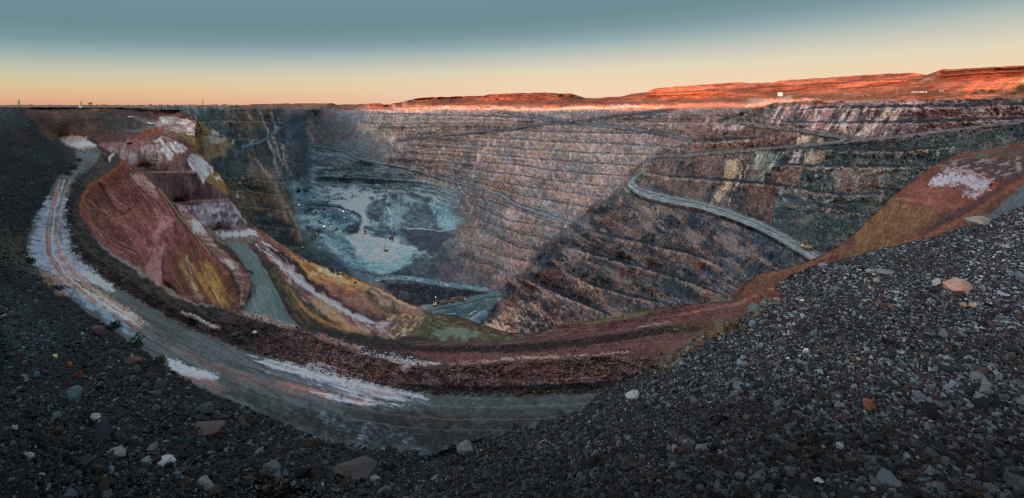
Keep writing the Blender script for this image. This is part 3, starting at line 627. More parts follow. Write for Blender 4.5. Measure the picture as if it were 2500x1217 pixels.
    s.poly([(590,250),(1000,250),(1000,275),(590,272)], (120, 96, 86), .8, soft=10, warp=3); s.poly([(-200,250),(600,250),(600,280),(-200,280)], (84, 84, 72), 1, soft=3, warp=1)
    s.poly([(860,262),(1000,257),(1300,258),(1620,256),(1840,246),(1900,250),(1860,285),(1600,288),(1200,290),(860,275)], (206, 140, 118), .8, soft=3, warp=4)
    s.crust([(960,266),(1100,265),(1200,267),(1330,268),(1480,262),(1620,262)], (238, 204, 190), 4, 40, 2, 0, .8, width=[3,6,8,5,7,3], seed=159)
    s.poly([(940,262),(952,250),(1028,236),(1183,230),(1400,222),(1440,240),(1400,247),(1180,249),(1000,253)], (112, 70, 56), .85, soft=3, warp=3)  # central mesa faces: their shade painted as a darker brown
    s.poly([(1197,236),(1215,232),(1240,236),(1240,246),(1170,247)], (190, 108, 80), .7, soft=2, warp=2); s.poly([(1340,236),(1360,232),(1380,246),(1330,247)], (170, 98, 74), .6, soft=2, warp=2)  # small sunlit patches painted lighter on the mesa
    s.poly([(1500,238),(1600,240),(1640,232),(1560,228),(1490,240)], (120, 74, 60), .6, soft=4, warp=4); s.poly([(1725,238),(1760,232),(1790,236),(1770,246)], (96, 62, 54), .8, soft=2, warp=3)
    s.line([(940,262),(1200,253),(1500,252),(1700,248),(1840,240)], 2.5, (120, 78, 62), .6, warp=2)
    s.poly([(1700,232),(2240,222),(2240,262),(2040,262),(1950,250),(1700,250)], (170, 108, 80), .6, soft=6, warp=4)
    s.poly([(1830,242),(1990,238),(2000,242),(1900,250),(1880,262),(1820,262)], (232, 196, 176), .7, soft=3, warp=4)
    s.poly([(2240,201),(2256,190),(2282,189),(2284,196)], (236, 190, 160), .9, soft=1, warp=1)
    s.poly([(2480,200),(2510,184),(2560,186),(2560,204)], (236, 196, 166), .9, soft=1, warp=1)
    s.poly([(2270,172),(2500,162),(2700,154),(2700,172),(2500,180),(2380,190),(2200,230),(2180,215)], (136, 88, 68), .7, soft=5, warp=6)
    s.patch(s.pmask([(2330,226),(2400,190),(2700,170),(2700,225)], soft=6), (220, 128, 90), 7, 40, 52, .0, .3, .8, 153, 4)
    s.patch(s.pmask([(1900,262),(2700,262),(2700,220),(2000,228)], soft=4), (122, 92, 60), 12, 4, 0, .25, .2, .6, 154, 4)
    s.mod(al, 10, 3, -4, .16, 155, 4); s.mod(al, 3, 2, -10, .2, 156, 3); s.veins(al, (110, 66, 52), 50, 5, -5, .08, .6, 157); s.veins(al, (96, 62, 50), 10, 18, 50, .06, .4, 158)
    Ch = np.clip(s.C, 0.01, 0.85)
    rim = np.interp(U[0], [p[0] for p in RIM], [p[1] for p in RIM], left=262)[None] + fbm(U / 30, U * 0, 7) * 1.5
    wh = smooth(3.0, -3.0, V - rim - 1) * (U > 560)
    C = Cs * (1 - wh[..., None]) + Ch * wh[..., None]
    # classes
    Kc = np.zeros(U.shape, int)
    Kc[(s.pmask(FLOOR1, warp=3) > .5) | (s.pmask(FLOOR2, warp=2) > .5)] = 1
    Kc[rmask > .5] = 2
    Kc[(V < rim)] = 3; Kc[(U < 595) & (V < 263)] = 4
    Kc[water > .5] = 5
    # rows behind the skyline: down to the plain and out to the horizon
    top = P[0]; ext = []
    for f_, z_ in ((12, -.6), (5, -1), (2.2, -1), (1.25, -1), (1.02, .0)):
        q = top.copy(); q[:, :2] *= f_
        q[:, 2] = np.where(z_ == 0, top[:, 2] - np.abs(top[:, 2]) * .15 - 1, np.minimum(top[:, 2] * .9 - 2, -6 if z_ < -.9 else -8))
        ext.append(q)
    P = np.concatenate([np.stack(ext), P]); n = len(ext)
    C = np.concatenate([np.repeat(C[:1], n, 0) * 0 + s2l((78, 76, 62))[None, None], C])
    C[n - 1] = C[n]
    s.Kall = np.concatenate([np.full((n, s.nu), 4), Kc]); s.Kall[n - 1] = 3
    wl = ground_mat('pit_rock', 0.06, 0.9, 0.14, 0.12, .92, 6.0)
    rd_ = ground_mat('pit_road_dust', 0.2, 0.25, 0.08, 0.3, .95, .5)
    hl = ground_mat('red_spoil', 0.02, 0.7, 0.12, 0.03, .95, 10.0)
    wt = bpy.data.materials.new('pond_water'); wt.use_nodes = True; b = wt.node_tree.nodes['Principled BSDF']
    b.inputs['Base Color'].default_value = (.25, .33, .45, 1); b.inputs['Roughness'].default_value = .12
    names = {0: 'pit_wall', 1: 'pit_floor', 2: 'pit_road', 3: 'hills', 4: 'plain', 5: 'water'}
    build_sheet(s, P, C, names, {0: wl, 1: wl, 2: rd_, 3: hl, 4: hl, 5: wt}, {})
    return s.V, Yf
FARV, FARY = build_far()

# ================================================================ RIM TERRACES, HAUL ROAD ROUND THE RIM, LEFT RUBBLE SLOPE
MTOP = [(-200,261),(0,261.5),(60,262.5),(230,263),(330,266),(430,273),(470,283),(477,290),(480,312),(483,330),(486,352),(490,374),(503,390),(523,408),(527,418),(545,434),(549,447),(568,486),(602,541),(640,562),(672,588),(700,606),(722,620),(760,640),(800,654),(832,666),(880,684),(920,702),(960,724),(1000,744),(1030,754),(1062,766),(1100,768),(1135,777),(1170,790),(1200,800),(1240,812),(1300,814),(1336,806),(1372,789),(1430,783),(1500,775),(1570,760),(1640,746),(1720,740),(1790,734),(1806,708),(1822,688),(1850,671),(1885,662),(1920,655),(1960,645),(2005,624),(2050,600),(2100,560),(2140,520),(2180,480),(2230,440),(2280,404),(2310,388),(2340,376),(2400,368),(2450,356),(2500,344),(2700,318)]
MBOT = [(-200,1250),(2700,1250)]
def zr(pts, z):  # points on a level: distance from the height
    return [(u, v, z * F / (H - v)) for u, v in pts]
ROAD_IN = [(148,336),(153,348),(182,366),(189,386),(181,404),(158,425),(145,430),(124,462),(114,486),(86,531),(69,573),(66,614),(72,630),(100,668),(135,700),(216,765),(324,840),(410,895),(486,948),(594,992),(640,1010),(762,1066),(870,1089),(1032,1105),(1190,1108),(1500,1090),(2000,1000)]
ROAD_OUT = [(205,335),(232,356.5),(246,370),(234,396),(214,419),(193,428),(173,462),(162,504),(164,538),(172,580),(178,614),(243,668),(351,738),(459,797),(594,851),(708,884),(843,921),(978,948),(1086,961),(1240,962),(1450,955),(1600,930),(1800,900),(2000,865)]
CREST = [(262,352),(272,368),(262,396),(240,412),(212,432),(192,462),(181,500),(183,540),(192,575),(206,608),(262,650),(366,716),(470,775),(545,788),(600,776),(700,806),(843,851),(951,884),(1059,897),(1240,884),(1362,878),(1450,870),(1524,865),(1610,878),(1700,872),(2000,820)]
BOWL = [(300,393),(293,407),(252,435),(221,448),(204,476),(195,500),(198,531),(214,552),(242,590),(286,620),(378,690),(437,727),(545,749),(588,760)]
SIL = [(1240,812,100),(1336,806,97),(1372,789,98),(1500,775,100),(1640,746,104),(1790,735,108),(1810,700,118),(1850,672,128),(1920,655,138),(2005,624,152),(2100,560,200),(2180,480,260),(2280,404,340),(2340,376,370),(2500,344,420),(2700,318,470)]
mid_strokes = [
 zr(ROAD_IN, -35), zr(ROAD_OUT, -35),
 zr(CREST[:8], -33.4), [(u, v, 41000/(v-H)) for u, v in CREST[8:13]],
 [(545,788,78),(600,776,79),(700,806,75),(843,851,70.5),(951,884,67),(1059,897,66),(1240,884,66),(1362,878,67),(1450,870,67.5),(1524,865,68.5),(1610,878,68),(1700,872,69),(2000,820,74)],
 zr(BOWL[:9], -34.6), zr(BOWL[8:], -35.2),
 # surface behind the bank on the right
 [(620,770,100),(720,798,95),(850,843,88),(955,874,80),(1059,888,78),(1240,876,77),(1362,870,78),(1524,858,80),(1620,868,79)],
 [(800,812,100),(900,838,90),(1000,862,84),(1200,864,80),(1308,860,80.5),(1416,848,82),(1524,832,84),(1632,815,86),(1740,800,88)],
 [(860,808,108),(930,830,94),(1000,845,88),(1200,843,83.5),(1308,838,84),(1416,825,86),(1524,810,88),(1632,796,90),(1740,785,92),(1850,755,98)],
 [(930,818,112),(1000,832,104),(1200,832,96),(1308,828,94),(1416,814,95),(1524,800,97),(1632,784,99),(1740,772,102)],
 SIL,
 [(1860,720,96),(1960,670,108),(2080,628,118),(2200,588,126),(2350,525,138),(2420,480,150),(2500,430,170),(2700,370,200)],
 [(2000,652,128),(2100,605,146),(2200,570,158),(2300,525,166),(2400,460,190),(2500,400,225)],
 [(2120,585,170),(2250,520,195),(2330,500,190)],[(2050,596,168),(2130,540,215),(2185,492,245)],
 [(2200,484,250),(2290,484,225),(2335,486,215)],[(2270,428,300),(2350,420,300),(2420,450,255)],[(2340,395,350),(2440,392,330),(2500,385,320)],
 [(2200,640,90),(2360,580,92),(2500,520,100)],[(1900,760,84),(1800,830,76)],
 # left slope
 [(-200,261,600),(0,261.5,450),(45,263,440),(72,272,430),(88,292,425),(92,312,420),(112,330,430),(132,345,440),(160,378,330)],
 [(-200,420,110),(-200,700,60),(-200,1250,9)], [(0,330,210),(0,400,150),(0,500,118),(0,600,95),(0,700,72),(0,900,34),(0,1100,17),(0,1250,12)],
 [(200,900,50),(300,1100,26),(400,1250,17)],[(500,1050,42),(700,1180,30),(1000,1250,28)],[(1200,1180,46),(1500,1250,42),(2100,1250,40),(2600,1250,38)],
 # brown dump faces behind, at the end of the road
 [(60,268,640),(230,266,680),(330,270,720),(430,278,720)],
 [(100,300,520),(250,292,620),(350,290,660)],[(110,318,500),(148,334,545),(205,333,545),(300,326,560),(360,312,600)],
 [(366,300,640),(392,298,640),(399,306,600)],[(300,322,570),(340,322,560),(390,318,560)],
 [(224,334,540),(240,350,500),(320,352,480),(330,340,520)],
 [(400,292,660),(476,290,620)],[(410,320,590),(478,330,560)],
 [(245,356,470),(345,347,458),(400,336,475),(431,336,485),(452,348,480),(474,364,520)],
 [(330,408,445),(360,408,440),(411,407,435)],[(440,340,485),(470,364,500),(500,388,500),(527,418,480)],
 [(411,407,430),(440,380,450),(470,368,480)],
 [(455,405,440),(500,480,408)],
 [(352,421,417),(400,421,417),(476,423,425)],[(421,493,402),(480,489,402),(552,486,405)],
 [(428,500,392),(449,500,388),(559,493,392)],[(518,562,372),(597,556,372)],
 [(545,434,475),(568,486,420),(602,541,385)],
 [(540,590,330),(640,585,335),(640,566,350)],
 # the red bowl: face, ledge, outer ridge
 [(262,548,178),(284,580,174),(314,614,164)],[(296,476,258),(316,522,226),(340,578,194)],
 [(210,500,186),(250,520,190),(300,540,195)],[(300,400,325),(318,430,318),(345,470,280),(380,520,236)],
 [(425,538,224),(380,590,186),(372,630,168),(380,660,156),(398,680,152)],
 [(435,545,222),(410,608,190),(398,650,172),(400,700,152),(437,722,146)],
 [(262,592,142),(308,617,146),(392,680,149),(455,715,148),(550,738,150),(600,748,152)],
 [(306,396,328),(340,415,350),(397,476,310),(435,535,247),(483,586,209),(523,630,186),(560,668,168),(585,710,160),(586,745,152)],
 [(345,418,372),(404,473,345),(442,530,290),(490,580,240),(530,622,208),(568,660,188),(595,700,168)],
 [(430,497,380),(470,530,310),(500,562,258),(560,612,216),(606,660,186),(615,695,172),(598,745,153)],
 # inner road and the banks beyond it
 [(556,598,290),(580,625,255),(610,668,208),(618,700,183),(600,760,150)],
 [(604,595,292),(654,668,209),(681,722,170),(708,776,143),(740,800,134)],
 [(600,560,365),(640,570,350)],
 [(640,590,315),(700,650,262),(760,706,225),(820,740,200),(880,770,180),(940,790,160)],
 [(640,610,290),(690,700,215),(740,770,165),(820,795,140),(920,812,125)],
 [(690,625,300),(740,680,262),(800,720,232),(880,760,200),(940,780,175),(970,775,170)],
 [(602,541,385),(640,562,350),(672,588,325),(700,606,308),(760,640,282),(832,666,262),(920,702,235),(1000,744,200),(1062,766,175),(1135,777,150),(1200,800,122),(1240,812,104)],
 [(860,720,228),(930,745,205),(1000,765,180),(1060,790,148),(1150,810,122)],[(980,810,132),(1080,822,116),(1200,828,104)],
]

def build_mid():
    s = Sheet(MTOP, MBOT, 1401, 430, power=1.12, jit=1.0)
    U, V = s.U, s.V
    Y = solve_depth(mid_strokes)(U, V)
    road = s.pmask(ROAD_IN + ROAD_OUT[::-1], soft=3, warp=3)
    inroad_p = [(556,598),(575,592),(604,597),(632,630),(654,668),(681,722),(708,776),(735,800),(640,790),(590,765),(612,720),(615,695),(608,668),(580,625)]
    inroad = s.pmask(inroad_p, soft=3, warp=2)
    slopeL = s.pmask([(-1300,261),(45,262),(88,290),(92,312),(132,345),(168,372)] + [(u - 2, v) for u, v in ROAD_IN[3:]] + [(3800,1000),(3800,1300),(-1300,1300)], soft=5, warp=6)
    bowl = s.pmask([(300,393)] + BOWL[1:10] + [(378,690),(437,727),(545,749),(586,752),(560,668),(483,586),(435,535),(397,476),(340,415)], soft=3, warp=1)
    bankw = np.clip(1 - road - inroad - slopeL - bowl, 0, 1)
    dl = 0.010 * slopeL * s.nz(60, 40, 30, 201, 5) + 0.012 * slopeL * s.nz(9, 6, 20, 202, 4)
    dl += bankw * (0.007 * s.nz(50, 16, 20, 203, 5) + 0.0035 * s.nz(8, 5, 0, 204, 4)) * np.where(V > 600, 1, .6)
    dl += bowl * (0.012 * np.abs(s.nz(16, 70, -25, 205, 5)) + 0.0025 * s.nz(3, 12, -25, 206, 3))
    cr = s.smask(CREST, 40, soft=14); dl += cr * (0.006 * s.nz(30, 18, 0, 207, 4) + 0.0025 * s.nz(5, 4, 0, 208, 3)) * (1 - road)
    dl += road * 0.0006 * s.nz(30, 4, 10, 209, 4) + 0.0012 * inroad * s.nz(5, 12, -25, 210, 4)
    # gully in the bowl
    g = s.smask([(243,448),(262,480),(283,512),(300,525)], [2, 6, 8, 10], soft=3, warp=2); dl += g * .012
    dl += 0.010 * s.smask([(300,525),(330,505),(336,485)], 5, soft=4)
    # ruts along the road
    for off in (0.42, 0.56, 0.7):
        pts = [(a[0] * (1 - off) + b[0] * off, a[1] * (1 - off) + b[1] * off) for a, b in zip(ROAD_IN[10:20], ROAD_OUT[8:18])]
        dl += 0.0010 * s.smask(pts, 3, soft=2, warp=1)
    # windrow rubble line at the road's inside edge
    dl -= 0.006 * s.smask(ROAD_OUT[5:], 8, soft=4, warp=4) * (1 + s.nz(6, 4, 0, 211, 3))
    # buttressed faces left
    chan = []; rc = np.random.default_rng(12)
    rim_ = [(293,407),(272,422),(252,435),(236,442),(221,448),(211,462),(204,476),(198,490),(196,505),(198,531),(206,542),(214,552),(226,570),(242,590)]
    foot = [(390,520),(384,535),(376,548),(372,560),(368,572),(364,584),(360,594),(356,604),(352,614),(348,624),(344,632),(340,638),(336,640),(332,640)]
    for (a_, b_) in zip(rim_, foot):
        for _ in range(2):
            t0, t1 = sorted(rc.uniform(0, 1, 2)); x0, y0 = a_[0] + (b_[0] - a_[0]) * t0 + rc.normal(0, 4), a_[1] + (b_[1] - a_[1]) * t0 + rc.normal(0, 3); x1, y1 = a_[0] + (b_[0] - a_[0]) * t1 + rc.normal(0, 4), a_[1] + (b_[1] - a_[1]) * t1 + rc.normal(0, 3)
            chan.append([(x0, y0), ((x0 + x1) / 2 + rc.normal(0, 2) - 3, (y0 + y1) / 2 + 4), (x1, y1)])
    for k_ in range(16):
        t_ = k_ / 15; x0, y0 = np.interp(t_, [0, .4, 1], [425, 500, 590]), np.interp(t_, [0, .4, 1], [535, 610, 700]); x1, y1 = np.interp(t_, [0, 1], [412, 560]), np.interp(t_, [0, 1], [640, 740])
        chan.append([(x0 + 4, y0 + 8), ((x0 + x1) / 2 + 8, (y0 + y1) / 2 + rc.normal(0, 4)), (x1 + rc.normal(0, 6), y1 + rc.normal(0, 6))])
    for c_ in chan: dl += .0045 * s.smask(c_, 3.2, soft=2, warp=2)
    fw = s.pmask([(240,352),(430,322),(560,490),(600,560),(518,565),(421,495),(330,415)], soft=6)
    dl += fw * (0.004 * s.nz(7, 40, 0, 212, 4) + .003 * s.nz(3, 9, 0, 213, 3))
    Y = Y * np.exp(dl); P = W3(U, V, Y)

    # ---- colour
    s.C[:] = s2l((58, 46, 46))
    A = np.ones(U.shape)
    # left rubble slope
    s.put(slopeL, (36, 44, 46)); s.patch(slopeL, (42, 48, 50), 70, 30, 40, .1, .3, .7, 221, 5); s.patch(slopeL, (30, 34, 37), 50, 20, 35, .1, .25, .7, 222, 5)
    s.poly([(20,300),(60,320),(70,345),(30,330)], (70, 48, 42), .5, soft=8, warp=6); s.poly([(0,560),(70,580),(70,640),(110,690),(60,680),(0,620)], (84, 76, 66), .45, soft=10, warp=14)
    s.poly([(0,735),(60,760),(160,860),(120,900),(40,840),(0,800)], (52, 68, 72), .55, soft=16, warp=14)
    s.poly([(100,640),(280,760),(480,900),(640,1000),(600,1040),(420,960),(240,840),(90,700)], (44, 42, 42), .5, soft=14, warp=12)
    # brown dump faces at the back left
    bd = s.poly([(40,264),(240,266),(310,272),(430,276),(470,284),(400,300),(350,308),(300,325),(230,333),(145,336),(120,332),(88,300)], (66, 48, 46), 1, soft=3, warp=3)
    s.patch(bd, (84, 60, 52), 20, 40, -30, .1, .3, .6, 231, 4); s.poly([(225,272),(300,272),(350,300),(330,322),(250,326),(250,296)], (48, 50, 52), .8, soft=6, warp=6)
    s.poly([(80,264),(330,266),(330,270),(80,268)], (52, 56, 50), .9, soft=2, warp=1)
    s.poly([(220,264),(250,264),(275,268),(230,270)], (130, 84, 60), .6, soft=2, warp=1)
    s.line([(90,292),(150,293),(230,293),(255,290)], 5, (48, 40, 42), .8, warp=2); s.line([(88,290),(95,318),(125,338)], 6, (84, 52, 44), .8, soft=3)
    s.poly([(300,270),(420,276),(420,286),(330,284)], (66, 48, 46), .7, soft=4, warp=3)
    s.poly([(310,284),(345,288),(392,298),(396,310),(350,322),(300,324),(300,320),(350,312),(366,302),(330,294)], (74, 80, 80), .9, soft=2, warp=2)
    s.poly([(145,334),(205,333),(238,362),(190,363),(158,350)], (140, 116, 108), .9, soft=2, warp=3); 
    s.poly([(395,284),(476,288),(476,330),(440,328),(400,330),(380,306)], (116, 104, 104), .9, soft=3, warp=4)
    s.patch(s.pmask([(395,288),(476,290),(476,330),(400,330)]), (160, 150, 148), 16, 5, 0, .15, .25, .7, 233, 4); s.line([(370,283),(430,282),(478,286)], 4, (84, 48, 44), .8); s.line([(400,306),(470,306)], 1.6, (60, 52, 56), .7)
    # red edge round the upper bench
    s.line([(312,341),(330,336),(350,326),(380,322),(397,314)], [8,12,14,16,12], (106, 54, 42), .95, soft=3, warp=2)
    s.poly([(224,334),(300,326),(340,326),(320,346),(300,352),(246,354)], (74, 52, 50), .9, soft=3, warp=2)
    s.poly([(400,330),(440,326),(500,352),(545,345),(560,372),(525,400),(490,380),(455,350)], (116, 96, 62), .85, soft=4, warp=6)
    s.poly([(320,346),(390,322),(432,322),(474,362),(524,408),(500,400),(470,366),(440,384),(420,408),(400,345),(345,350)], (92, 62, 58), .95, soft=3, warp=2)
    # upper white-streaked wall
    uw = s.poly([(240,352),(345,345),(395,345),(414,408),(330,412),(300,405),(268,372)], (128, 112, 114), 1, soft=3, warp=3)
    s.patch(uw, (92, 62, 58), 10, 30, 0, .05, .25, .75, 241, 4); s.poly([(245,350),(400,340),(400,354),(330,362),(250,360)], (90, 58, 52), .7, soft=4, warp=6)
    s.poly([(300,395),(412,400),(412,412),(310,412)], (70, 54, 54), .6, soft=4, warp=5)
    d1 = s.poly([(378,344),(408,334),(428,344),(458,362),(440,372),(428,376),(414,392),(398,378)], (154, 142, 146), .9, soft=2, warp=3)
    s.patch(d1, (86, 60, 58), 6, 40, -42, .2, .2, .8, 242, 4)
    s.poly([(412,405),(420,384),(458,368),(482,366),(478,378),(452,384),(448,408),(475,420),(412,420)], (94, 70, 68), .95, soft=2, warp=2)
    d2 = s.poly([(452,388),(486,376),(520,408),(524,416),(506,430),(500,455),(485,440)], (166, 156, 160), .95, soft=2, warp=3)
    s.patch(d2, (96, 76, 76), 5, 30, -35, .2, .2, .7, 243, 4)
    s.poly([(527,418),(545,434),(549,447),(558,470),(545,484),(530,470),(510,445),(506,430)], (112, 84, 52), .9, soft=3, warp=4); s.poly([(522,428),(540,436),(545,448),(530,440)], (150, 142, 140), .7, soft=2, warp=3)
    # dark brown wall
    dw = s.poly([(330,420),(478,420),(500,456),(512,448),(560,488),(420,496)], (62, 46, 48), 1, soft=2, warp=2)
    s.patch(dw, (88, 66, 66), 5, 40, 0, .2, .3, .6, 244, 4); s.mod(dw, 3, 30, 0, .25, 245, 3)
    s.line([(318,419),(400,420),(478,420)], 4, (120, 88, 86), .9, warp=1); s.line([(424,497),(480,491),(560,488)], 4, (116, 92, 92), .8, warp=1)
    pw = s.poly([(450,500),(562,492),(602,545),(600,558),(518,562),(490,545)], (104, 96, 104), 1, soft=3, warp=3)
    s.patch(pw, (64, 54, 58), 10, 14, 30, .1, .25, .8, 246, 5); s.patch(pw, (140, 134, 144), 8, 10, 30, .35, .2, .6, 247, 4)
    s.line([(564,493),(582,518),(600,542)], 5, (140, 128, 132), .6, soft=2, warp=3)
    # bowl
    s.put(bowl, (104, 58, 54)); s.poly([(240,440),(300,395),(320,430),(350,480),(300,560),(220,545),(198,500)], (92, 52, 46), .7, soft=20, warp=10)
    s.poly([(290,600),(380,540),(430,545),(410,610),(400,700),(330,650)], (118, 74, 75), .75, soft=40, warp=20)
    s.poly([(360,410),(300,400),(330,440),(360,500),(420,530),(400,480)], (98, 64, 58), .6, soft=12, warp=8)
    s.patch(bowl, (128, 78, 68), 8, 60, -32, .2, .25, .55, 251, 4); s.patch(bowl, (78, 44, 42), 9, 70, -32, .2, .25, .5, 252, 4)
    s.crust([(318,428),(340,422),(375,453),(392,486),(380,487),(350,462),(330,450)], (148, 114, 103), 7, 18, 4, 25, .85, seed=916)
    s.crust([(372,500),(412,530),(430,535),(426,552),(400,564),(384,590),(372,570),(384,540)], (150, 100, 98), 12, 24, 4, 8, .7, seed=914, bias=-.1)
    s.crust([(366,606),(402,600),(408,616),(398,640),(396,690),(384,696),(356,660)], (156, 108, 107), 6, 20, 5, 5, .9, seed=915, bias=.15)
    s.line([(375,604),(360,640),(356,664)], 4, (92, 54, 54), .7, warp=2); s.line([(405,612),(396,650),(398,690)], 4, (76, 46, 44), .8, warp=3)
    s.mod(bowl, 3, 26, -22, .20, 256, 3); s.mod(bowl, 2.2, 5, -30, .14, 257, 2); s.patch(bowl, (140, 96, 88), 3, 5, -30, .6, .15, .5, 258, 2); s.mod(bowl, 60, 40, 0, .16, 259, 3)
    s.poly([(240,440),(296,404),(300,440),(260,500),(232,560),(205,530),(200,490)], (80, 44, 38), .55, soft=18, warp=10)  # upper inner face darkened in the colour for the hollow's shade
    for i_, c_ in enumerate(chan):
        s.line(c_, [1, 2.6, 1.5], (58, 34, 33) if i_ % 3 else (150, 104, 90), .55, tex=.8, soft=1.2, warp=2); s.line([(x - 2.5, y - 1) for x, y in c_], [1, 2, 1], (146, 100, 86), .3, tex=.9, soft=1.2, warp=2)  # channels: shaded beds and light sides painted on top of the relief
    s.line([(243,448),(262,480),(283,512),(300,525)], [3, 5, 6, 8], (58, 36, 36), .8, warp=2); s.line([(300,525),(322,512),(336,490)], 3, (66, 42, 40), .6, warp=2)
    ye = s.poly([(435,600),(460,590),(500,620),(545,670),(580,710),(580,750),(540,745),(470,722),(430,720),(405,690),(415,650)], (98, 68, 52), .75, soft=10, warp=10); gd = s.pmask([(440,640),(480,630),(530,670),(575,735),(560,752),(520,742),(470,722),(445,700)], soft=14, warp=8)
    s.patch(gd, (150, 114, 64), 9, 60, -30, .0, .35, .7, 253, 5); s.patch(gd, (176, 158, 130), 5, 40, -30, .7, .2, .6, 254, 4); s.patch(ye, (84, 54, 48), 8, 60, -30, .25, .2, .7, 255, 4)
    s.crust([(455,625),(466,670),(478,705),(492,728)], (160, 140, 112), 9, 4, 34, -28, .45, width=[4,8,12,8], seed=911); s.crust([(500,640),(530,700),(545,735)], (156, 128, 74), 9, 4, 40, -28, .6, width=[4,16,14], seed=912); s.crust([(425,620),(440,680),(455,715)], (84, 54, 44), 9, 4, 40, -26, .6, width=[4,16,10], seed=913)
    s.poly([(556,664),(585,706),(588,745),(575,748),(545,690)], (88, 56, 52), .6, soft=6, warp=4)
    s.line([(300,394),(292,408),(252,436),(221,449),(205,476),(196,500),(199,530)], [9,9,8,8,8,7,4], (128, 68, 48), .9, soft=2.5, warp=2)
    s.line([(388,462),(412,490),(440,532),(484,584),(512,618)], 2.2, (150, 118, 66), .8, warp=1.5)
    # striped ledge beyond the ridge
    sl = s.poly([(425,498),(450,503),(500,555),(530,600),(560,625),(606,668),(612,700),(596,745),(586,745),(588,705),(562,660),(520,620),(486,580),(444,528)], (108, 80, 76), 1, soft=2, warp=2)
    s.patch(sl, (150, 122, 114), 60, 3.2, 8, .1, .25, .7, 261, 4); s.poly([(466,536),(484,542),(506,570),(492,572),(474,560)], (180, 164, 158), .8, soft=3, warp=4, ws=8); s.poly([(548,628),(560,634),(575,660),(566,658)], (186, 160, 150), .8, soft=2, warp=3)
    s.line([(452,506),(478,528),(506,562),(530,592),(560,622)], 2.4, (74, 58, 58), .8, warp=2); s.line([(560,622),(584,650),(600,690),(592,740)], 3, (70, 48, 46), .8, warp=2)
    s.poly([(586,640),(606,660),(616,695),(600,745),(590,740),(600,700)], (90, 58, 52), .8, soft=3, warp=3)
    # upper end of the inner road
    s.poly([(500,560),(605,554),(642,570),(660,600),(600,596),(556,600),(536,590)], (104, 86, 84), 1, soft=4, warp=4)
    s.poly([(530,572),(590,566),(620,560),(628,574),(600,576),(545,582)], (186, 182, 192), .85, soft=3, warp=4, ws=8)
    s.poly([(560,585),(640,585),(660,600),(600,594)], (92, 78, 70), .8, soft=4, warp=3)
    s.put(inroad, (80, 92, 92)); s.mod(inroad, 4, 14, -25, .14, 262, 4)
    for pts in ([(575,598),(612,640),(640,690),(655,740),(670,785)], [(590,598),(632,645),(660,700),(685,760)], [(570,610),(600,640),(622,690),(625,740)]): s.line(pts, 1.6, (60, 66, 66), .5, warp=3)
    # banks right of the inner road
    bk = s.poly([(604,592),(625,592),(700,655),(780,730),(860,790),(930,806),(990,815),(940,828),(860,812),(760,805),(708,778),(681,722),(654,668)], (54, 48, 46), 1, soft=3, warp=4)
    s.poly([(655,650),(690,668),(740,740),(800,780),(760,780),(710,740),(672,690)], (84, 80, 56), .7, soft=7, warp=8); s.patch(bk, (112, 78, 50), 22, 8, 50, .4, .15, .5, 271, 4)
    s.poly([(604,596),(640,600),(700,655),(720,690),(690,675),(650,640)], (84, 60, 56), .8, soft=5, warp=5)
    # ribbon of salt with purple and orange ribs
    rb = s.poly([(625,590),(680,622),(740,680),(800,716),(860,750),(940,786),(990,800),(1000,818),(960,822),(880,812),(800,770),(740,728),(690,668)], (110, 82, 80), 1, soft=4, warp=5)
    s.patch(rb, (146, 120, 120), 24, 6, 38, .15, .25, .7, 272, 5); s.patch(rb, (80, 56, 58), 30, 7, 38, .2, .2, .6, 273, 4)
    s.poly([(705,640),(730,668),(770,705),(760,712),(720,690),(700,665)], (170, 160, 170), .4, soft=3, warp=4)
    s.poly([(770,715),(795,724),(812,748),(840,772),(880,800),(900,818),(870,812),(820,795),(780,762),(760,735)], (146, 112, 74), .75, soft=6, warp=8)
    s.poly([(700,690),(730,730),(760,765),(800,790),(860,812),(840,812),(780,790),(735,750)], (150, 104, 60), .75, soft=3, warp=3)
    s.poly([(765,735),(795,748),(800,770),(785,765)], (130, 108, 116), .7, soft=5, warp=6)
    s.crust([(628,598),(650,616),(690,652),(730,688),(780,722),(830,752),(880,778),(915,790),(950,788),(962,778)], (158, 152, 164), 5, 12, 3, 38, .9, width=[3,4,8,10,12,14,12,6,4,4], seed=751)
    s.crust([(900,796),(930,800),(962,792),(975,780)], (160, 150, 158), 3, 10, 2, 0, .8, width=3, seed=752)
    s.line([(640,590),(680,612),(700,640)], 4, (170, 160, 168), .7, warp=3)
    # dark valley and far ridge in brown and orange
    s.poly([(636,566),(660,580),(740,650),(800,705),(880,745),(950,770),(950,782),(900,780),(840,752),(760,700),(700,636)], (58, 46, 46), 1, soft=3, warp=4)
    s.poly([(640,562),(720,612),(800,655),(920,702),(1000,745),(1060,768),(1040,790),(960,778),(880,745),(800,708),(740,656),(690,612)], (120, 92, 80), 1, soft=3, warp=4)
    s.poly([(606,545),(640,562),(690,600),(720,630),(690,618),(640,578)], (106, 68, 58), .9, soft=3, warp=3)
    s.poly([(702,606),(760,638),(832,664),(900,692),(890,700),(860,715),(840,705),(800,700),(770,680),(740,650)], (160, 112, 66), .85, soft=6, warp=8)
    s.poly([(780,650),(830,662),(850,690),(810,680),(770,660)], (176, 140, 118), .8, soft=5, warp=6); s.poly([(800,690),(850,700),(880,740),(940,770),(900,770),(840,738),(800,712)], (118, 82, 74), .8, soft=6, warp=6)
    s.patch(s.pmask([(700,606),(920,702),(1000,745),(950,770),(800,705)]), (92, 66, 44), 22, 5, 25, .3, .2, .7, 281, 4)
    s.line([(715,612),(780,642),(850,668),(920,700)], 3, (110, 78, 46), .8, warp=2)
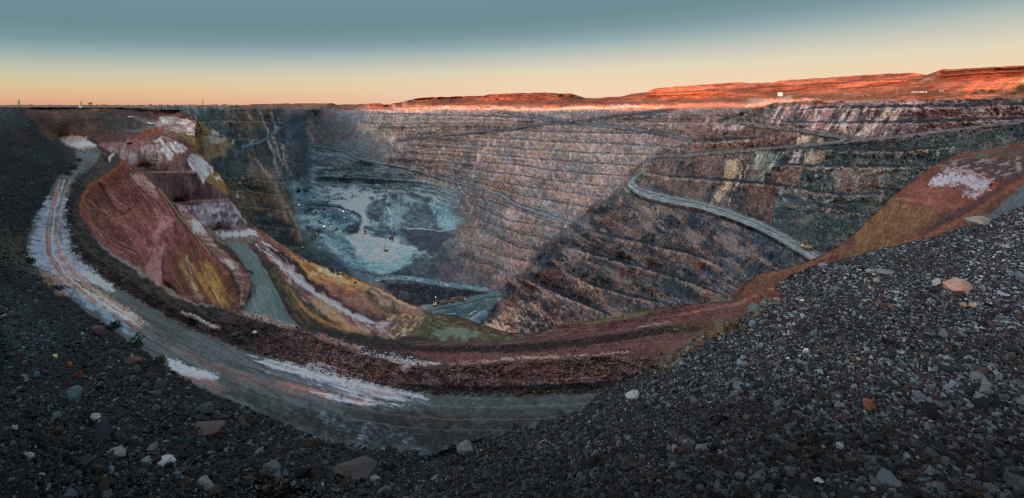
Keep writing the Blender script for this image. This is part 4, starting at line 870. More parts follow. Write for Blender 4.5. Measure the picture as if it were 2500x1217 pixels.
    s.poly([(885,708),(920,706),(960,745),(985,770),(940,765),(900,735)], (60, 56, 48), .8, soft=4, warp=5)
    s.poly([(900,712),(930,716),(950,740),(945,758),(920,745)], (140, 118, 112), .6, soft=4, warp=6)
    s.poly([(905,695),(960,722),(1030,758),(1000,752),(950,728)], (160, 122, 100), .8, soft=2, warp=3)
    s.poly([(950,770),(1010,760),(1040,775),(1010,800),(985,820),(960,818),(985,800)], (122, 92, 70), .9, soft=4, warp=7, ws=9)
    s.patch(s.pmask([(940,770),(1060,770),(1040,820),(960,822)]), (170, 136, 100), 10, 5, -40, .2, .2, .8, 282, 4); s.patch(s.pmask([(940,770),(1060,770),(1040,820),(960,822)]), (70, 60, 56), 12, 4, -35, .1, .2, .7, 283, 4)
    gr = s.poly([(1030,756),(1062,766),(1135,777),(1200,800),(1250,814),(1340,810),(1250,832),(1100,838),(1030,828),(1000,822),(1040,785)], (72, 70, 54), .95, soft=4, warp=5)
    s.poly([(1080,800),(1120,798),(1180,812),(1160,826),(1080,828),(1050,822)], (96, 110, 98), .8, soft=6, warp=6); s.poly([(1060,772),(1140,782),(1240,818),(1180,812),(1100,798)], (66, 50, 42), .7, soft=5, warp=4)
    s.patch(gr, (104, 96, 72), 14, 4, 15, .35, .15, .6, 284, 4)
    # rim terrace right: brown red terrace surfaces and dark banks
    tr = s.poly([(1336,806),(1372,789),(1500,775),(1640,746),(1790,734),(1850,730),(1850,800),(1740,830),(1600,880),(1240,880),(1000,862),(860,830),(1000,838),(1240,832)], (84, 58, 58), 1, soft=3, warp=3)
    s.line([(1340,806),(1376,792),(1500,778),(1580,762),(1650,748)], [8,12,10,8,5], (96, 96, 66), .85, soft=3, warp=3)
    s.patch(tr, (108, 80, 78), 90, 3.5, -6, .1, .25, .5, 291, 4); s.patch(tr, (60, 44, 46), 80, 3, -7, .2, .2, .6, 292, 4)
    s.line([(900,838),(1000,852),(1200,853),(1308,848),(1416,836),(1524,821),(1632,806),(1740,794),(1830,770)], [8,14,18,18,20,20,18,14,8], (46, 38, 40), .9, soft=4, warp=4)
    s.line([(1500,806),(1600,792),(1660,783),(1720,770)], [3,6,8,4], (84, 64, 78), .6, soft=2, warp=3); s.line([(1560,800),(1600,792),(1640,786)], 2.5, (160, 132, 124), .6, warp=2)
    s.poly([(1000,862),(1200,866),(1320,860),(1420,850),(1560,834),(1700,812),(1800,800),(1700,860),(1530,862),(1420,872),(1240,880),(1060,892)], (92, 64, 64), 1, soft=2, warp=2)
    s.crust([(1060,890),(1140,888),(1240,879),(1330,872),(1400,872),(1460,866),(1530,860)], (170, 126, 116), 6, 16, 3, -4, .8, width=[4,6,8,12,5,7,3], seed=755)
    # pinkish margin and debris behind the bank, left half
    s.crust([(540,756),(600,770),(650,783),(700,795),(760,812),(820,835),(880,858),(960,878),(1060,892)], (140, 104, 98), 8, 12, 4, 20, .8, width=[3,12,14,12,14,18,20,16,8], seed=753)
    s.crust([(870,845),(940,862),(1000,872),(1080,888),(1020,894),(950,880),(890,866)], (164, 152, 158), 8, 10, 3, 18, .85, seed=754)
    s.patch(s.pmask([(880,842),(960,858),(950,878),(880,862)]), (50, 54, 58), 4, 3, 0, .1, .1, .9, 293, 2)
    s.line([(736,805),(800,812),(860,822),(930,838),(1000,848)], [10,16,22,22,14], (46, 44, 42), .9, soft=4, warp=5)
    # near bank face
    bf = s.poly([(545,788),(600,776),(700,806),(843,851),(951,884),(1059,897),(1240,884),(1524,865),(1610,878),(1700,872),(1560,935),(1450,955),(1240,960),(1086,959),(978,946),(843,919),(708,882),(594,849),(470,800)], (68, 50, 52), 1, soft=2, warp=3)
    s.patch(bf, (98, 80, 86), 26, 12, 20, .1, .25, .6, 295, 5); s.patch(bf, (46, 37, 39), 40, 12, 20, .2, .3, .5, 296, 5); s.patch(bf, (128, 98, 92), 3.5, 3, 0, .55, .1, .7, 297, 2)
    s.poly([(470,778),(540,790),(700,830),(760,850),(700,876),(590,846),(500,812)], (50, 42, 44), .6, soft=10, warp=8)
    s.poly([(1240,886),(1362,880),(1370,920),(1240,930)], (104, 70, 72), .5, soft=10, warp=8)
    s.line([(978,940),(1086,951),(1240,951),(1450,946),(1560,928)], [8,18,20,20,14], (34, 32, 34), .95, soft=4, warp=3)
    s.line([(1330,928),(1420,924),(1480,918)], 2.5, (140, 100, 96), .7, warp=2)
    # windrow on the left
    ww = s.poly([(246,370),(272,368),(300,393),(252,432),(221,446),(200,476),(194,500),(197,533),(214,556),(242,594),(286,624),(378,694),(437,731),(545,755),(600,776),(700,806),(600,850),(459,797),(351,738),(243,668),(178,614),(172,580),(164,538),(162,504),(173,462),(193,428),(214,419),(234,396)], (52, 48, 47), 1, soft=3, warp=3)
    s.patch(ww, (70, 62, 58), 12, 7, 30, .2, .2, .6, 298, 5); s.patch(ww, (28, 30, 32), 16, 6, 35, .15, .2, .7, 299, 4)
    s.line([(285,375),(280,400),(240,425),(212,440)], 16, (66, 54, 52), .8, soft=6, warp=4); s.line([(266,392),(270,384),(276,378)], 6, (160, 142, 136), .7, warp=3)
    s.line([(238,594),(286,626),(350,668),(400,700),(440,728),(480,742),(520,748)], [3,8,12,10,9,5,3], (124, 112, 110), .7, soft=3, warp=5)
    s.line([(220,572),(262,606),(300,640)], 5, (96, 92, 86), .5, warp=4)
    s.crust([(446,763),(475,774),(500,786),(528,800)], (172, 148, 146), 5, 8, 3, 24, .85, width=[4,8,9,6], seed=756)
    s.poly([(520,758),(600,778),(640,800),(560,790)], (70, 50, 50), .7, soft=4, warp=4)
    # right: orange spur, salt patch, grey road
    sp = s.poly([(1800,720),(1850,671),(2005,624),(2100,560),(2180,480),(2280,404),(2340,376),(2500,344),(3800,318),(3800,500),(2500,480),(2400,560),(2100,640),(1900,760)], (86, 55, 45), 1, soft=3, warp=3)
    s.veins(sp, (60, 38, 30), 14, 40, 24, .09, .6, 905); s.veins(sp, (140, 96, 66), 20, 30, 24, .05, .4, 906)
    s.poly([(2120,520),(2190,490),(2260,500),(2300,500),(2260,560),(2160,610),(2060,640),(2050,620)], (104, 78, 52), .8, soft=14, warp=10); s.mod(sp, 4, 26, 20, .28, 301, 4); s.mod(sp, 7, 5, 20, .22, 302, 4)
    s.crust([(2190,486),(2240,488),(2290,494),(2350,506)], (140, 92, 80), 6, 20, 3, 5, .7, width=[4,8,9,6], seed=917); s.veins(s.pmask([(2250,450),(2400,470),(2360,510),(2250,496)], soft=6), (66, 34, 30), 5, 30, 14, .16, .8, 918)
    s.poly([(2190,478),(2240,440),(2290,440),(2350,460),(2380,480),(2340,510),(2280,500),(2230,488)], (116, 68, 58), .8, soft=16, warp=10)
    s.poly([(2180,480),(2280,404),(2340,376),(2400,370),(2330,388),(2290,412),(2240,452),(2200,486)], (92, 54, 42), .8, soft=4, warp=4)
    dk = s.poly([(2290,405),(2360,384),(2440,390),(2500,384),(2500,430),(2440,440),(2400,420),(2340,412)], (66, 54, 56), .9, soft=4, warp=5); s.patch(dk, (132, 116, 120), 14, 5, -10, .3, .2, .6, 302, 5)
    s.poly([(2380,368),(2500,345),(2700,318),(2700,380),(2500,382),(2440,384),(2380,378)], (74, 62, 60), .9, soft=4, warp=4); s.poly([(2340,374),(2430,362),(2500,348),(2500,360),(2420,372)], (92, 52, 42), .8, soft=3, warp=3)
    s.poly([(2374,372),(2400,374),(2410,382),(2385,384)], (60, 86, 72), .6, soft=2, warp=3)
    s.crust([(2296,424),(2340,422),(2400,434),(2424,438),(2420,455),(2402,466),(2388,470),(2360,456),(2340,448),(2300,448),(2272,456),(2284,436)], (142, 136, 148), 14, 9, 5, 20, .9, seed=757, bias=.2)
    s.crust([(2290,405),(2340,406),(2420,425),(2380,432),(2300,424)], (128, 112, 118), 10, 10, 4, 10, .7, seed=759, bias=-.15); s.crust([(2340,462),(2400,468),(2385,494),(2350,482)], (136, 122, 134), 9, 7, 5, 20, .8, seed=758, bias=-.1)
    s.poly([(2420,440),(2440,448),(2420,470),(2380,490),(2400,470)], (128, 62, 54), .7, soft=3, warp=4)
    s.line([(2150,640),(2230,596),(2300,545),(2360,512),(2430,470),(2500,428),(2700,360)], [4,9,13,15,13,10,8], (76, 50, 50), .9, soft=3, warp=3)
    s.line([(2160,634),(2230,592),(2290,548),(2350,512)], [2,5,6,3], (52, 50, 58), .9, warp=2)
    s.line([(2100,648),(2200,604),(2290,566),(2360,530),(2440,478),(2520,430)], [8,13,15,13,10,8], (112, 70, 52), .8, soft=4, warp=4)
    s.poly([(2280,600),(2360,556),(2440,500),(2500,448),(3800,360),(3800,520),(2480,540),(2300,620)], (74, 84, 90), .95, soft=5, warp=5)
    s.line([(1850,676),(1920,662),(1990,640),(2060,604)], [5,8,7,5], (112, 74, 52), .8, soft=3, warp=4)
    s.poly([(1790,735),(1860,690),(1990,640),(2080,630),(1960,670),(1870,730),(1800,790),(1700,800),(1600,790)], (96, 66, 54), .6, soft=6, warp=6); s.line([(1660,770),(1740,752),(1800,742),(1850,720)], 7, (128, 86, 80), .6, soft=4, warp=4)
    # the haul road round the rim
    s.put(road, (76, 82, 84)); Rm = road
    s.patch(Rm, (60, 62, 64), 60, 6, 25, .1, .3, .6, 311, 4)
    def lane(f0, i0, i1, j0, j1):
        a = np.array(ROAD_IN[i0:i1], float); b = np.array(ROAD_OUT[j0:j1], float)
        t = np.linspace(0, 1, 24)
        ra = np.stack([np.interp(t, np.linspace(0, 1, len(a)), a[:, k]) for k in (0, 1)], 1); rb_ = np.stack([np.interp(t, np.linspace(0, 1, len(b)), b[:, k]) for k in (0, 1)], 1)
        return [tuple(x) for x in ra * (1 - f0) + rb_ * f0]
    # salt crust left curve
    s.crust([(112,486),(160,482),(160,504),(164,545),(172,580),(180,614),(243,668),(262,690),(250,706),(200,690),(150,694),(100,660),(68,620),(72,570),(92,528)], (130, 134, 149), 20, 26, 4, 2, .9, seed=711, bias=-.05)
    s.crust([(118,488),(160,484),(168,560),(150,600),(110,560)], (70, 80, 90), 14, 26, 2.6, 2, .8, seed=712, bias=-.5)
    L1 = [(150,440),(140,470),(126,520),(118,570),(122,620),(150,668),(210,720),(280,762),(340,800)]; L2 = [(170,440),(160,470),(146,520),(138,570),(146,620),(180,668),(235,712),(300,752),(360,790)]
    s.crust(L1, (140, 102, 86), 7, 4, 22, 10, .85, width=[8,12,12,14,18,22,20,14,8], seed=713); s.crust(L2, (146, 108, 92), 5, 4, 22, 10, .8, width=[5,6,8,9,12,14,12,10,6], seed=714)
    s.line([(x + 8, y) for x, y in L1], 2.4, (190, 174, 172), .6, warp=2); s.line([(x - 4, y) for x, y in L1[2:7]], 2, (84, 62, 58), .7, warp=1.5); s.line([(x + 3, y) for x, y in L1[2:7]], 2, (96, 70, 62), .6, warp=1.5)
    s.line([(x - 3, y) for x, y in L2[2:7]], 1.8, (88, 66, 60), .6, warp=1.5)
    s.crust([(84,640),(130,672),(170,710),(160,730),(110,690)], (134, 98, 86), 8, 12, 4, 40, .7, seed=715)
    s.crust([(200,700),(250,722),(330,768),(360,800),(300,780),(240,745)], (168, 146, 142), 10, 22, 3, 32, .85, seed=716, bias=-.1)
    s.crust([(190,655),(243,676),(290,712),(262,712),(215,685)], (160, 164, 182), 6, 16, 4, 40, .9, seed=717)
    s.crust([(130,695),(216,755),(330,835),(350,830),(300,780),(240,735),(180,700)], (112, 126, 142), 14, 20, 3, 34, .7, seed=718, bias=-.15)
    s.crust([(340,800),(430,850),(520,895),(620,930),(720,955),(820,975),(920,985)], (104, 80, 74), 14, 60, 4, 22, .7, width=[6,10,18,22,24,20,10], seed=719); s.line([(380,815),(470,862),(560,900)], 2.4, (62, 60, 60), .6, warp=2)
    s.line([(360,800),(450,842),(560,885),(700,925)], 2, (58, 60, 62), .5, warp=3); s.line([(300,790),(400,842),(500,880),(600,912)], 2, (110, 116, 120), .45, warp=3)
    for k in range(5): s.crust([(600,850+k*13),(720,892+k*12),(860,930+k*10),(1000,952+k*9),(1240,966+k*10),(1450,958+k*9)], (92,98,102) if k%2 else (54,56,58), 8, 90, 3, 10, .5, width=[3,8,6,8,5], seed=720+k)
    # salt flat on the long curve
    s.crust([(610,872),(700,884),(790,902),(870,925),(960,948),(1030,962),(1036,972),(970,980),(900,976),(840,962),(760,932),(670,902)], (140, 144, 160), 22, 60, 5, 14, .9, seed=731, bias=.02)
    s.crust([(640,905),(720,930),(800,952),(880,972),(960,985),(880,990),(800,975),(700,945)], (130, 96, 86), 10, 70, 5, 15, .85, seed=732, bias=-.1)
    s.crust([(760,955),(860,975),(980,985),(1000,990),(900,992),(820,982)], (142, 146, 160), 6, 40, 3, 10, .8, seed=733, bias=-.1)
    s.crust([(645,880),(700,890),(760,908),(860,932),(960,958)], (166, 170, 186), 12, 44, 4, 14, .8, width=[4,10,16,16,6], seed=734)
    s.crust([(820,935),(960,958),(1010,966),(900,962)], (126, 88, 80), 6, 8, 3, 14, .6, seed=735)
    s.patch(s.pmask([(640,880),(860,925),(1030,962),(960,980),(820,962),(700,915)], soft=4), (96, 96, 106), 3, 2.5, 0, .35, .12, .6, 315, 2)
    s.crust([(406,868),(440,885),(480,898),(540,920),(528,930),(480,925),(440,914),(415,895)], (152, 154, 166), 7, 10, 3, 25, .9, seed=736)
    s.crust([(430,908),(520,928),(560,955),(520,955),(450,930)], (118, 90, 84), 7, 10, 4, 25, .7, seed=737)
    s.crust([(780,1018),(840,1024),(920,1042),(1000,1062),(1010,1080),(940,1074),(850,1058),(790,1040)], (126, 136, 156), 16, 14, 3, 12, .9, seed=738, bias=.15)
    s.patch(s.pmask([(760,1010),(1020,1060),(1000,1090),(780,1050)], soft=6), (34, 36, 40), 5, 3, 0, .15, .15, .7, 316, 3)
    s.crust([(660,1030),(760,1066),(840,1090),(1000,1100)], (128, 132, 156), 5, 24, 2.5, 18, .7, width=[1,4,4,2], seed=739)
    s.poly([(560,955),(700,990),(820,1010),(1040,1000),(1240,1010),(1500,1000),(1500,1110),(1100,1110),(900,1090),(700,1040)], (38, 39, 40), .85, soft=18, warp=12)  # near part of the road darkened in its colour, like a vignette
    s.poly([(1040,972),(1450,960),(1450,990),(1240,1030),(1060,1020)], (60, 65, 66), .8, soft=10, warp=6); s.line([(900,1012),(1100,1024),(1300,1016)], 16, (62, 50, 49), .6, soft=8, warp=5)
    s.line([(1040,992),(1250,998),(1450,985)], 3, (72, 76, 76), .5, warp=2); s.crust([(1180,965),(1280,966),(1360,962)], (96, 76, 70), 4, 20, 2, 0, .6, width=4, seed=740)
    for k_, o_ in enumerate((.22, .3, .44, .52, .62, .70)):     # wheel tracks along the road
        pts_ = []
        for (x_, y_) in ROAD_OUT[11:23]:
            yi_ = np.interp(x_, [a_[0] for a_ in ROAD_IN[12:]], [a_[1] for a_ in ROAD_IN[12:]]); pts_.append((x_, y_ * (1 - o_) + yi_ * o_))
        s.line(pts_, 2.2, (44, 44, 46) if k_ % 2 else (98, 98, 98), .4, tex=1.0, soft=1.5, warp=3)
    s.crust([(148,336),(205,335),(232,357),(190,362),(156,350)], (142, 118, 110), 5, 14, 2.5, 5, .9, seed=741, bias=.2); s.crust([(165,350),(205,345),(232,357),(200,358)], (182, 184, 200), 4, 16, 2, 4, .9, seed=742, bias=.1)
    s.line([(205,400),(180,430),(160,455),(150,480)], 5, (104, 88, 80), .5, soft=3); s.mod(Rm, 30, 3, 22, .10, 317, 4)
    s.mod(A, 6, 5, 0, .14, 320, 4); s.mod(slopeL, 4, 3, 0, .22, 321, 3); s.mod(bankw, 3, 2.5, 0, .16, 322, 2)
    others = np.clip(1 - road - inroad, 0, 1)
    s.veins(bowl, (56, 32, 32), 14, 70, -26, .07, .6, 901); s.veins(bowl, (146, 96, 86), 9, 60, -28, .04, .4, 902)
    s.veins(bankw, (38, 33, 35), 40, 12, 24, .05, .3, 903); s.veins(bankw, (134, 108, 98), 34, 9, 24, .035, .35, 904)
    lum = s.C.mean(-1, keepdims=True); s.C = s.C * np.clip(lum / .075, .2, 5) ** .28
    s.C *= (1 - .12 * bowl)[..., None]
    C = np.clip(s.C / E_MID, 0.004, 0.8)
    K = np.zeros(U.shape, int); K[slopeL > .5] = 1; K[inroad > .5] = 2; K[road > .5] = 3
    # hidden backs behind the rim
    top = P[0]; k = np.clip(top[:, 1] / 150, .5, 3.5); ext = []
    for dy, dz in ((90, 85), (45, 42), (16, 14), (4, 2.4)):
        q = top.copy(); q[:, 1] += dy * k * .8; q[:, 0] *= q[:, 1] / top[:, 1]; q[:, 2] -= dz * k; ext.append(q)
    lf = smooth(520, 380, U[0]); ext = np.stack(ext); n = 4
    # left of the pit the ground is level behind the crest
    for i, f_ in enumerate((1.6, 1.35, 1.15, 1.04)):
        q = top * np.array([f_, f_, 1.0]); q[:, 2] = np.minimum(top[:, 2], -4) ; ext[i] = ext[i] * (1 - lf[:, None]) + q * lf[:, None]
    P = np.concatenate([ext, P]); C = np.concatenate([np.repeat(C[:1], n, 0), C]); s.Kall = np.concatenate([np.repeat(K[:1], n, 0), K])
    tm = ground_mat('terrace_earth', 0.5, 0.8, 0.16, 0.8, .95, 1.2)
    rm = ground_mat('rubble_earth', 2.2, 0.9, 0.25, 3.0, .95, .35)
    dm = ground_mat('haul_road_dirt', 1.5, 0.35, 0.10, 1.2, .85, .12)
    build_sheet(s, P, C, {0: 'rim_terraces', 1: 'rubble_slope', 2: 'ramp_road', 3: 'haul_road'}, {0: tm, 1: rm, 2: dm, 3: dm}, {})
    return s, Y
MID, MIDY = build_mid()

# ================================================================ NEAR GRAVEL SLOPE
NTOP = [(-200,1420),(500,1262),(700,1222),(820,1200),(900,1180),(960,1160),(1010,1140),(1060,1112),(1085,1098),(1105,1088),(1130,1082),(1200,1065),(1250,1050),(1292,1036),(1335,1024),(1380,1012),(1416,1002),(1436,985),(1459,962),(1490,940),(1518,921),(1567,905),(1590,896),(1610,886),(1648,872),(1672,848),(1700,828),(1740,806),(1790,787),(1830,770),(1862,742),(1885,712),(1905,690),(1940,668),(1980,652),(2020,640),(2080,628),(2150,608),(2230,590),(2300,572),(2355,553),(2400,545),(2450,522),(2500,502),(2700,420)]
near_strokes = [
 [(2700,420,52),(2500,505,45),(2360,553,42),(2150,608,40),(2000,645,38),(1905,692,36),(1862,743,33),(1740,805,32),(1610,889,31),(1459,959,30),(1335,1024,30),(1200,1065,30),(1060,1120,27),(900,1190,23),(700,1230,20),(500,1270,18),(-200,1440,14)],
 [(2700,700,25),(2500,700,26),(2340,700,27),(2000,800,26)],[(2300,900,19.5),(2000,950,20)],[(1700,950,25.5),(1600,1000,25)],
 [(2700,1280,11),(2500,1280,11.2),(2000,1280,12.5),(1500,1280,15),(1200,1280,17.5),(900,1280,19),(500,1400,14)],
]
def build_near():
    s = Sheet(NTOP, [(-200,1500),(600,1420),(900,1300),(2700,1290)], 561, 150, power=1.1, jit=2.2)
    U, V = s.U, s.V; f = solve_depth(near_strokes, v1=1520)
    Y = f(U, V) * np.exp(0.012 * s.nz(160, 90, 20, 401, 4) + 0.004 * s.nz(14, 9, 0, 402, 3))
    P = W3(U, V, Y)
    s.C[:] = s2l((36, 38, 41)); A = np.ones(U.shape); s.patch(A, (44, 40, 38), 90, 50, 20, .1, .3, .6, 403, 4); s.mod(A, 9, 6, 0, .3, 404, 3)
    C = np.clip(s.C / E_NEAR, .004, .5)
    top = P[0]; ext = []
    for dy, dz in ((75, 82), (30, 35), (10, 12.5), (3, 3.6)):
        q = top.copy(); q[:, 1] += dy; q[:, 0] *= q[:, 1] / top[:, 1]; q[:, 2] -= dz; ext.append(q)
    bt = P[-1]; low = []
    for y_, z_ in ((7.0, -5.4), (3.2, -2.6), (1.2, -1.75), (-6.0, -1.7)):   # the slope carries on up to the ground the camera stands on
        q = bt.copy(); q[:, 0] *= .9 if y_ > 0 else 1.0; q[:, 1] = y_; q[:, 2] = z_; low.append(q)
    P = np.concatenate([np.stack(ext), P, np.stack(low)]); C = np.concatenate([np.repeat(C[:1], 4, 0), C, np.repeat(C[-1:], 4, 0)])
    s.Kall = np.zeros(P.shape[:2], int)
    gm = ground_mat('fine_gravel', 14.0, 1.0, 0.4, 22.0, .95, .05)
    build_sheet(s, P, C, {0: 'gravel_slope'}, {0: gm}, {})
    return f
NEARF = build_near()

# ---------------------------------------------------------------- unseen bank added behind the viewer, its crest shaped to shade the pit
def build_back():
    far = [(600,262,1500),(800,262,2600),(900,275,2300),(1080,270,1950),(1250,273,1680),(1450,270,1480),(1700,266,1270),(1850,263,1120),(1960,262,1070),(2060,258,1060),(2200,252,1020),(2300,244,1010),(2400,238,990),(2500,229,1030),(2650,220,1050)]
    N = np.array([-TR[1], TR[0]]); base = -260.0; tn = math.tan(math.radians(SUN_EL))
    L = []
    for u, v, Y in far:
        p = W3(u, v, Y); a = p[0] * N[0] + p[1] * N[1]; d = (p[0] * TR[0] + p[1] * TR[1]) - base
        L.append((a, p[2] + d * tn))
    L.sort(); L = np.array(L)
    a = np.linspace(-2600, 3600, 311); h = np.interp(a, L[:, 0], L[:, 1])
    h = h + fbm(a / 160, a * 0, 501, 3) * 2.0
    h = h * smooth(-2600, -1500, a) * smooth(3600, 3000, a)
    rows = []
    for off, k in ((0 + 240, 0.0), (80, .42), (64, .44), (0, 1.0), (-40, 1.0), (-200, 0.0)):
        b = base + off + fbm(a / 90, a * 0 + off, 505, 3) * 6 * (k > 0)
        z = -2.2 + (h + 2.2) * k
        rows.append(np.stack([TR[0] * b + N[0] * a, TR[1] * b + N[1] * a, z], -1))
    P = np.stack(rows[::-1]); nv, nu = P.shape[:2]; idx = np.arange(nv * nu).reshape(nv, nu)
    q = np.stack([idx[:-1, :-1], idx[1:, :-1], idx[1:, 1:], idx[:-1, 1:]], -1).reshape(-1, 4)[:, ::-1]
    C = np.tile(s2l((110, 74, 60)), (nv * nu, 1))
    o = mesh_np('unseen_shade_bank', P.reshape(-1, 3), q, bpy.data.materials['rubble_earth'], C); o['kind'] = 'structure'
    # level ground around and behind
    R = 9000.; zz = -2.3
    V_ = [(-1.96 * 30, 30, zz), (-1.96 * R, R, zz), (-3 * R, R, zz), (-3 * R, -R, zz), (3 * R, -R, zz), (3 * R, R, zz), (1.96 * R, R, zz), (1.96 * 30, 30, zz), (0, -12, zz)]
    me = bpy.data.meshes.new('ground'); me.from_pydata(V_, [], [(0, 1, 2, 3), (3, 4, 8, 0), (4, 5, 6, 7), (4, 7, 8)]); me.update()
    at = me.color_attributes.new('rock_colour', 'FLOAT_COLOR', 'POINT')
    for d in at.data: d.color = (*s2l((104, 78, 64)), 1)
    me.materials.append(bpy.data.materials['rubble_earth']); g = bpy.data.objects.new('ground', me); COL.objects.link(g); g['kind'] = 'structure'
build_back()

# ================================================================ LOOSE STONES AND BOULDERS
def rock_proto(seed, n=15, flat=0.7):
    import bmesh
    r = np.random.default_rng(seed); p = r.normal(size=(n, 3)); p /= np.linalg.norm(p, axis=1)[:, None]
    p *= r.uniform(.78, 1.12, (n, 1)); p *= np.array([1, r.uniform(.65, .95), flat * r.uniform(.7, 1.1)])
    bm = bmesh.new(); vs = [bm.verts.new(q) for q in p]; g = bmesh.ops.convex_hull(bm, input=vs)
    bmesh.ops.delete(bm, geom=[v for v in bm.verts if not v.link_faces], context='VERTS'); bmesh.ops.triangulate(bm, faces=bm.faces)
    bm.verts.index_update(); P = np.array([v.co[:] for v in bm.verts]); T = np.array([[v.index for v in f.verts] for f in bm.faces]); bm.free()
    return P, T
PROTO = [rock_proto(i, 9 + i % 6, .55 + .05 * (i % 6)) for i in range(16)]

def rots(n, r, tilt=None):
    a = r.uniform(0, 2 * np.pi, n); b = r.normal(0, .5, n); c = r.normal(0, .5, n)
    ca, sa, cb, sb, cc, sc = np.cos(a), np.sin(a), np.cos(b), np.sin(b), np.cos(c), np.sin(c)
    Z = np.zeros(n); O = np.ones(n)
    Rz = np.stack([ca, -sa, Z, sa, ca, Z, Z, Z, O], -1).reshape(n, 3, 3); Rx = np.stack([O, Z, Z, Z, cb, -sb, Z, sb, cb], -1).reshape(n, 3, 3)
    Ry = np.stack([cc, Z, sc, Z, O, Z, -sc, Z, cc], -1).reshape(n, 3, 3)
    return Rx @ Ry @ Rz

def stone_mat():
    m = bpy.data.materials.new('broken_stone'); m.use_nodes = True; nt = m.node_tree; N = nt.nodes; K = nt.links; b = N['Principled BSDF']
    b.inputs['Roughness'].default_value = .8; b.inputs['Specular IOR Level'].default_value = .25
    at = N.new('ShaderNodeAttribute'); at.attribute_name = 'rock_colour'; tc = N.new('ShaderNodeTexCoord')
    n = N.new('ShaderNodeTexNoise'); n.inputs['Scale'].default_value = 9; n.inputs['Detail'].default_value = 6; n.inputs['Roughness'].default_value = .7; K.new(tc.outputs['Object'], n.inputs[0])
    mr = N.new('ShaderNodeMapRange'); mr.inputs[1].default_value = .3; mr.inputs[2].default_value = .7; mr.inputs[3].default_value = .7; mr.inputs[4].default_value = 1.3; K.new(n.outputs[0], mr.inputs[0])
    mu = N.new('ShaderNodeVectorMath'); mu.operation = 'SCALE'; K.new(at.outputs['Color'], mu.inputs[0]); K.new(mr.outputs[0], mu.inputs['Scale']); K.new(mu.outputs[0], b.inputs['Base Color'])
    bp = N.new('ShaderNodeBump'); bp.inputs['Strength'].default_value = .5; bp.inputs['Distance'].default_value = .03; K.new(n.outputs[0], bp.inputs['Height']); K.new(bp.outputs[0], b.inputs['Normal'])
    return m
STONE = stone_mat()

def scatter(name, P, size, cols, seed, sink=.25):
    """one mesh of many stones: positions, radii, colours"""
    r = np.random.default_rng(seed); n = len(P); R = rots(n, r); k = r.integers(0, len(PROTO), n); VV = []; TT = []; CC = []; off = 0
    for i, (pv, pt) in enumerate(PROTO):
        m = np.where(k == i)[0]
        if not len(m): continue
        v = np.einsum('nij,vj->nvi', R[m], pv) * size[m][:, None, None] + P[m][:, None, :] + np.array([0, 0, 1]) * (size[m] * (.35 - sink))[:, None, None]
        VV.append(v.reshape(-1, 3)); TT.append((pt[None] + (np.arange(len(m)) * len(pv))[:, None, None]).reshape(-1, 3) + off)
        CC.append(np.repeat(cols[m], len(pv), 0)); off += len(m) * len(pv)
    return mesh_np(name, np.concatenate(VV), np.concatenate(TT), STONE, np.concatenate(CC), smooth_=False)

def stone_cols(n, r, light=.3, brown=.1, base=(32, 35, 39)):
    t = r.random(n); c = np.tile(s2l(base), (n, 1)) * r.uniform(.4, 1.9, (n, 1))
    li = t < light; c[li] = s2l((86, 94, 100)) * r.uniform(.5, 1.7, (li.sum(), 1))
    pu = (t > .5) & (t < .72); c[pu] = s2l((56, 48, 48)) * r.uniform(.6, 1.6, (pu.sum(), 1))
    br = t > 1 - brown; c[br] = s2l((78, 64, 56)) * r.uniform(.5, 1.4, (br.sum(), 1))
    vl = (t > light) & (t < light + .018); c[vl] = s2l((150, 150, 148)) * r.uniform(.6, 1.2, (vl.sum(), 1))
    return np.clip(c * .8 / E_NEAR, .005, .75)

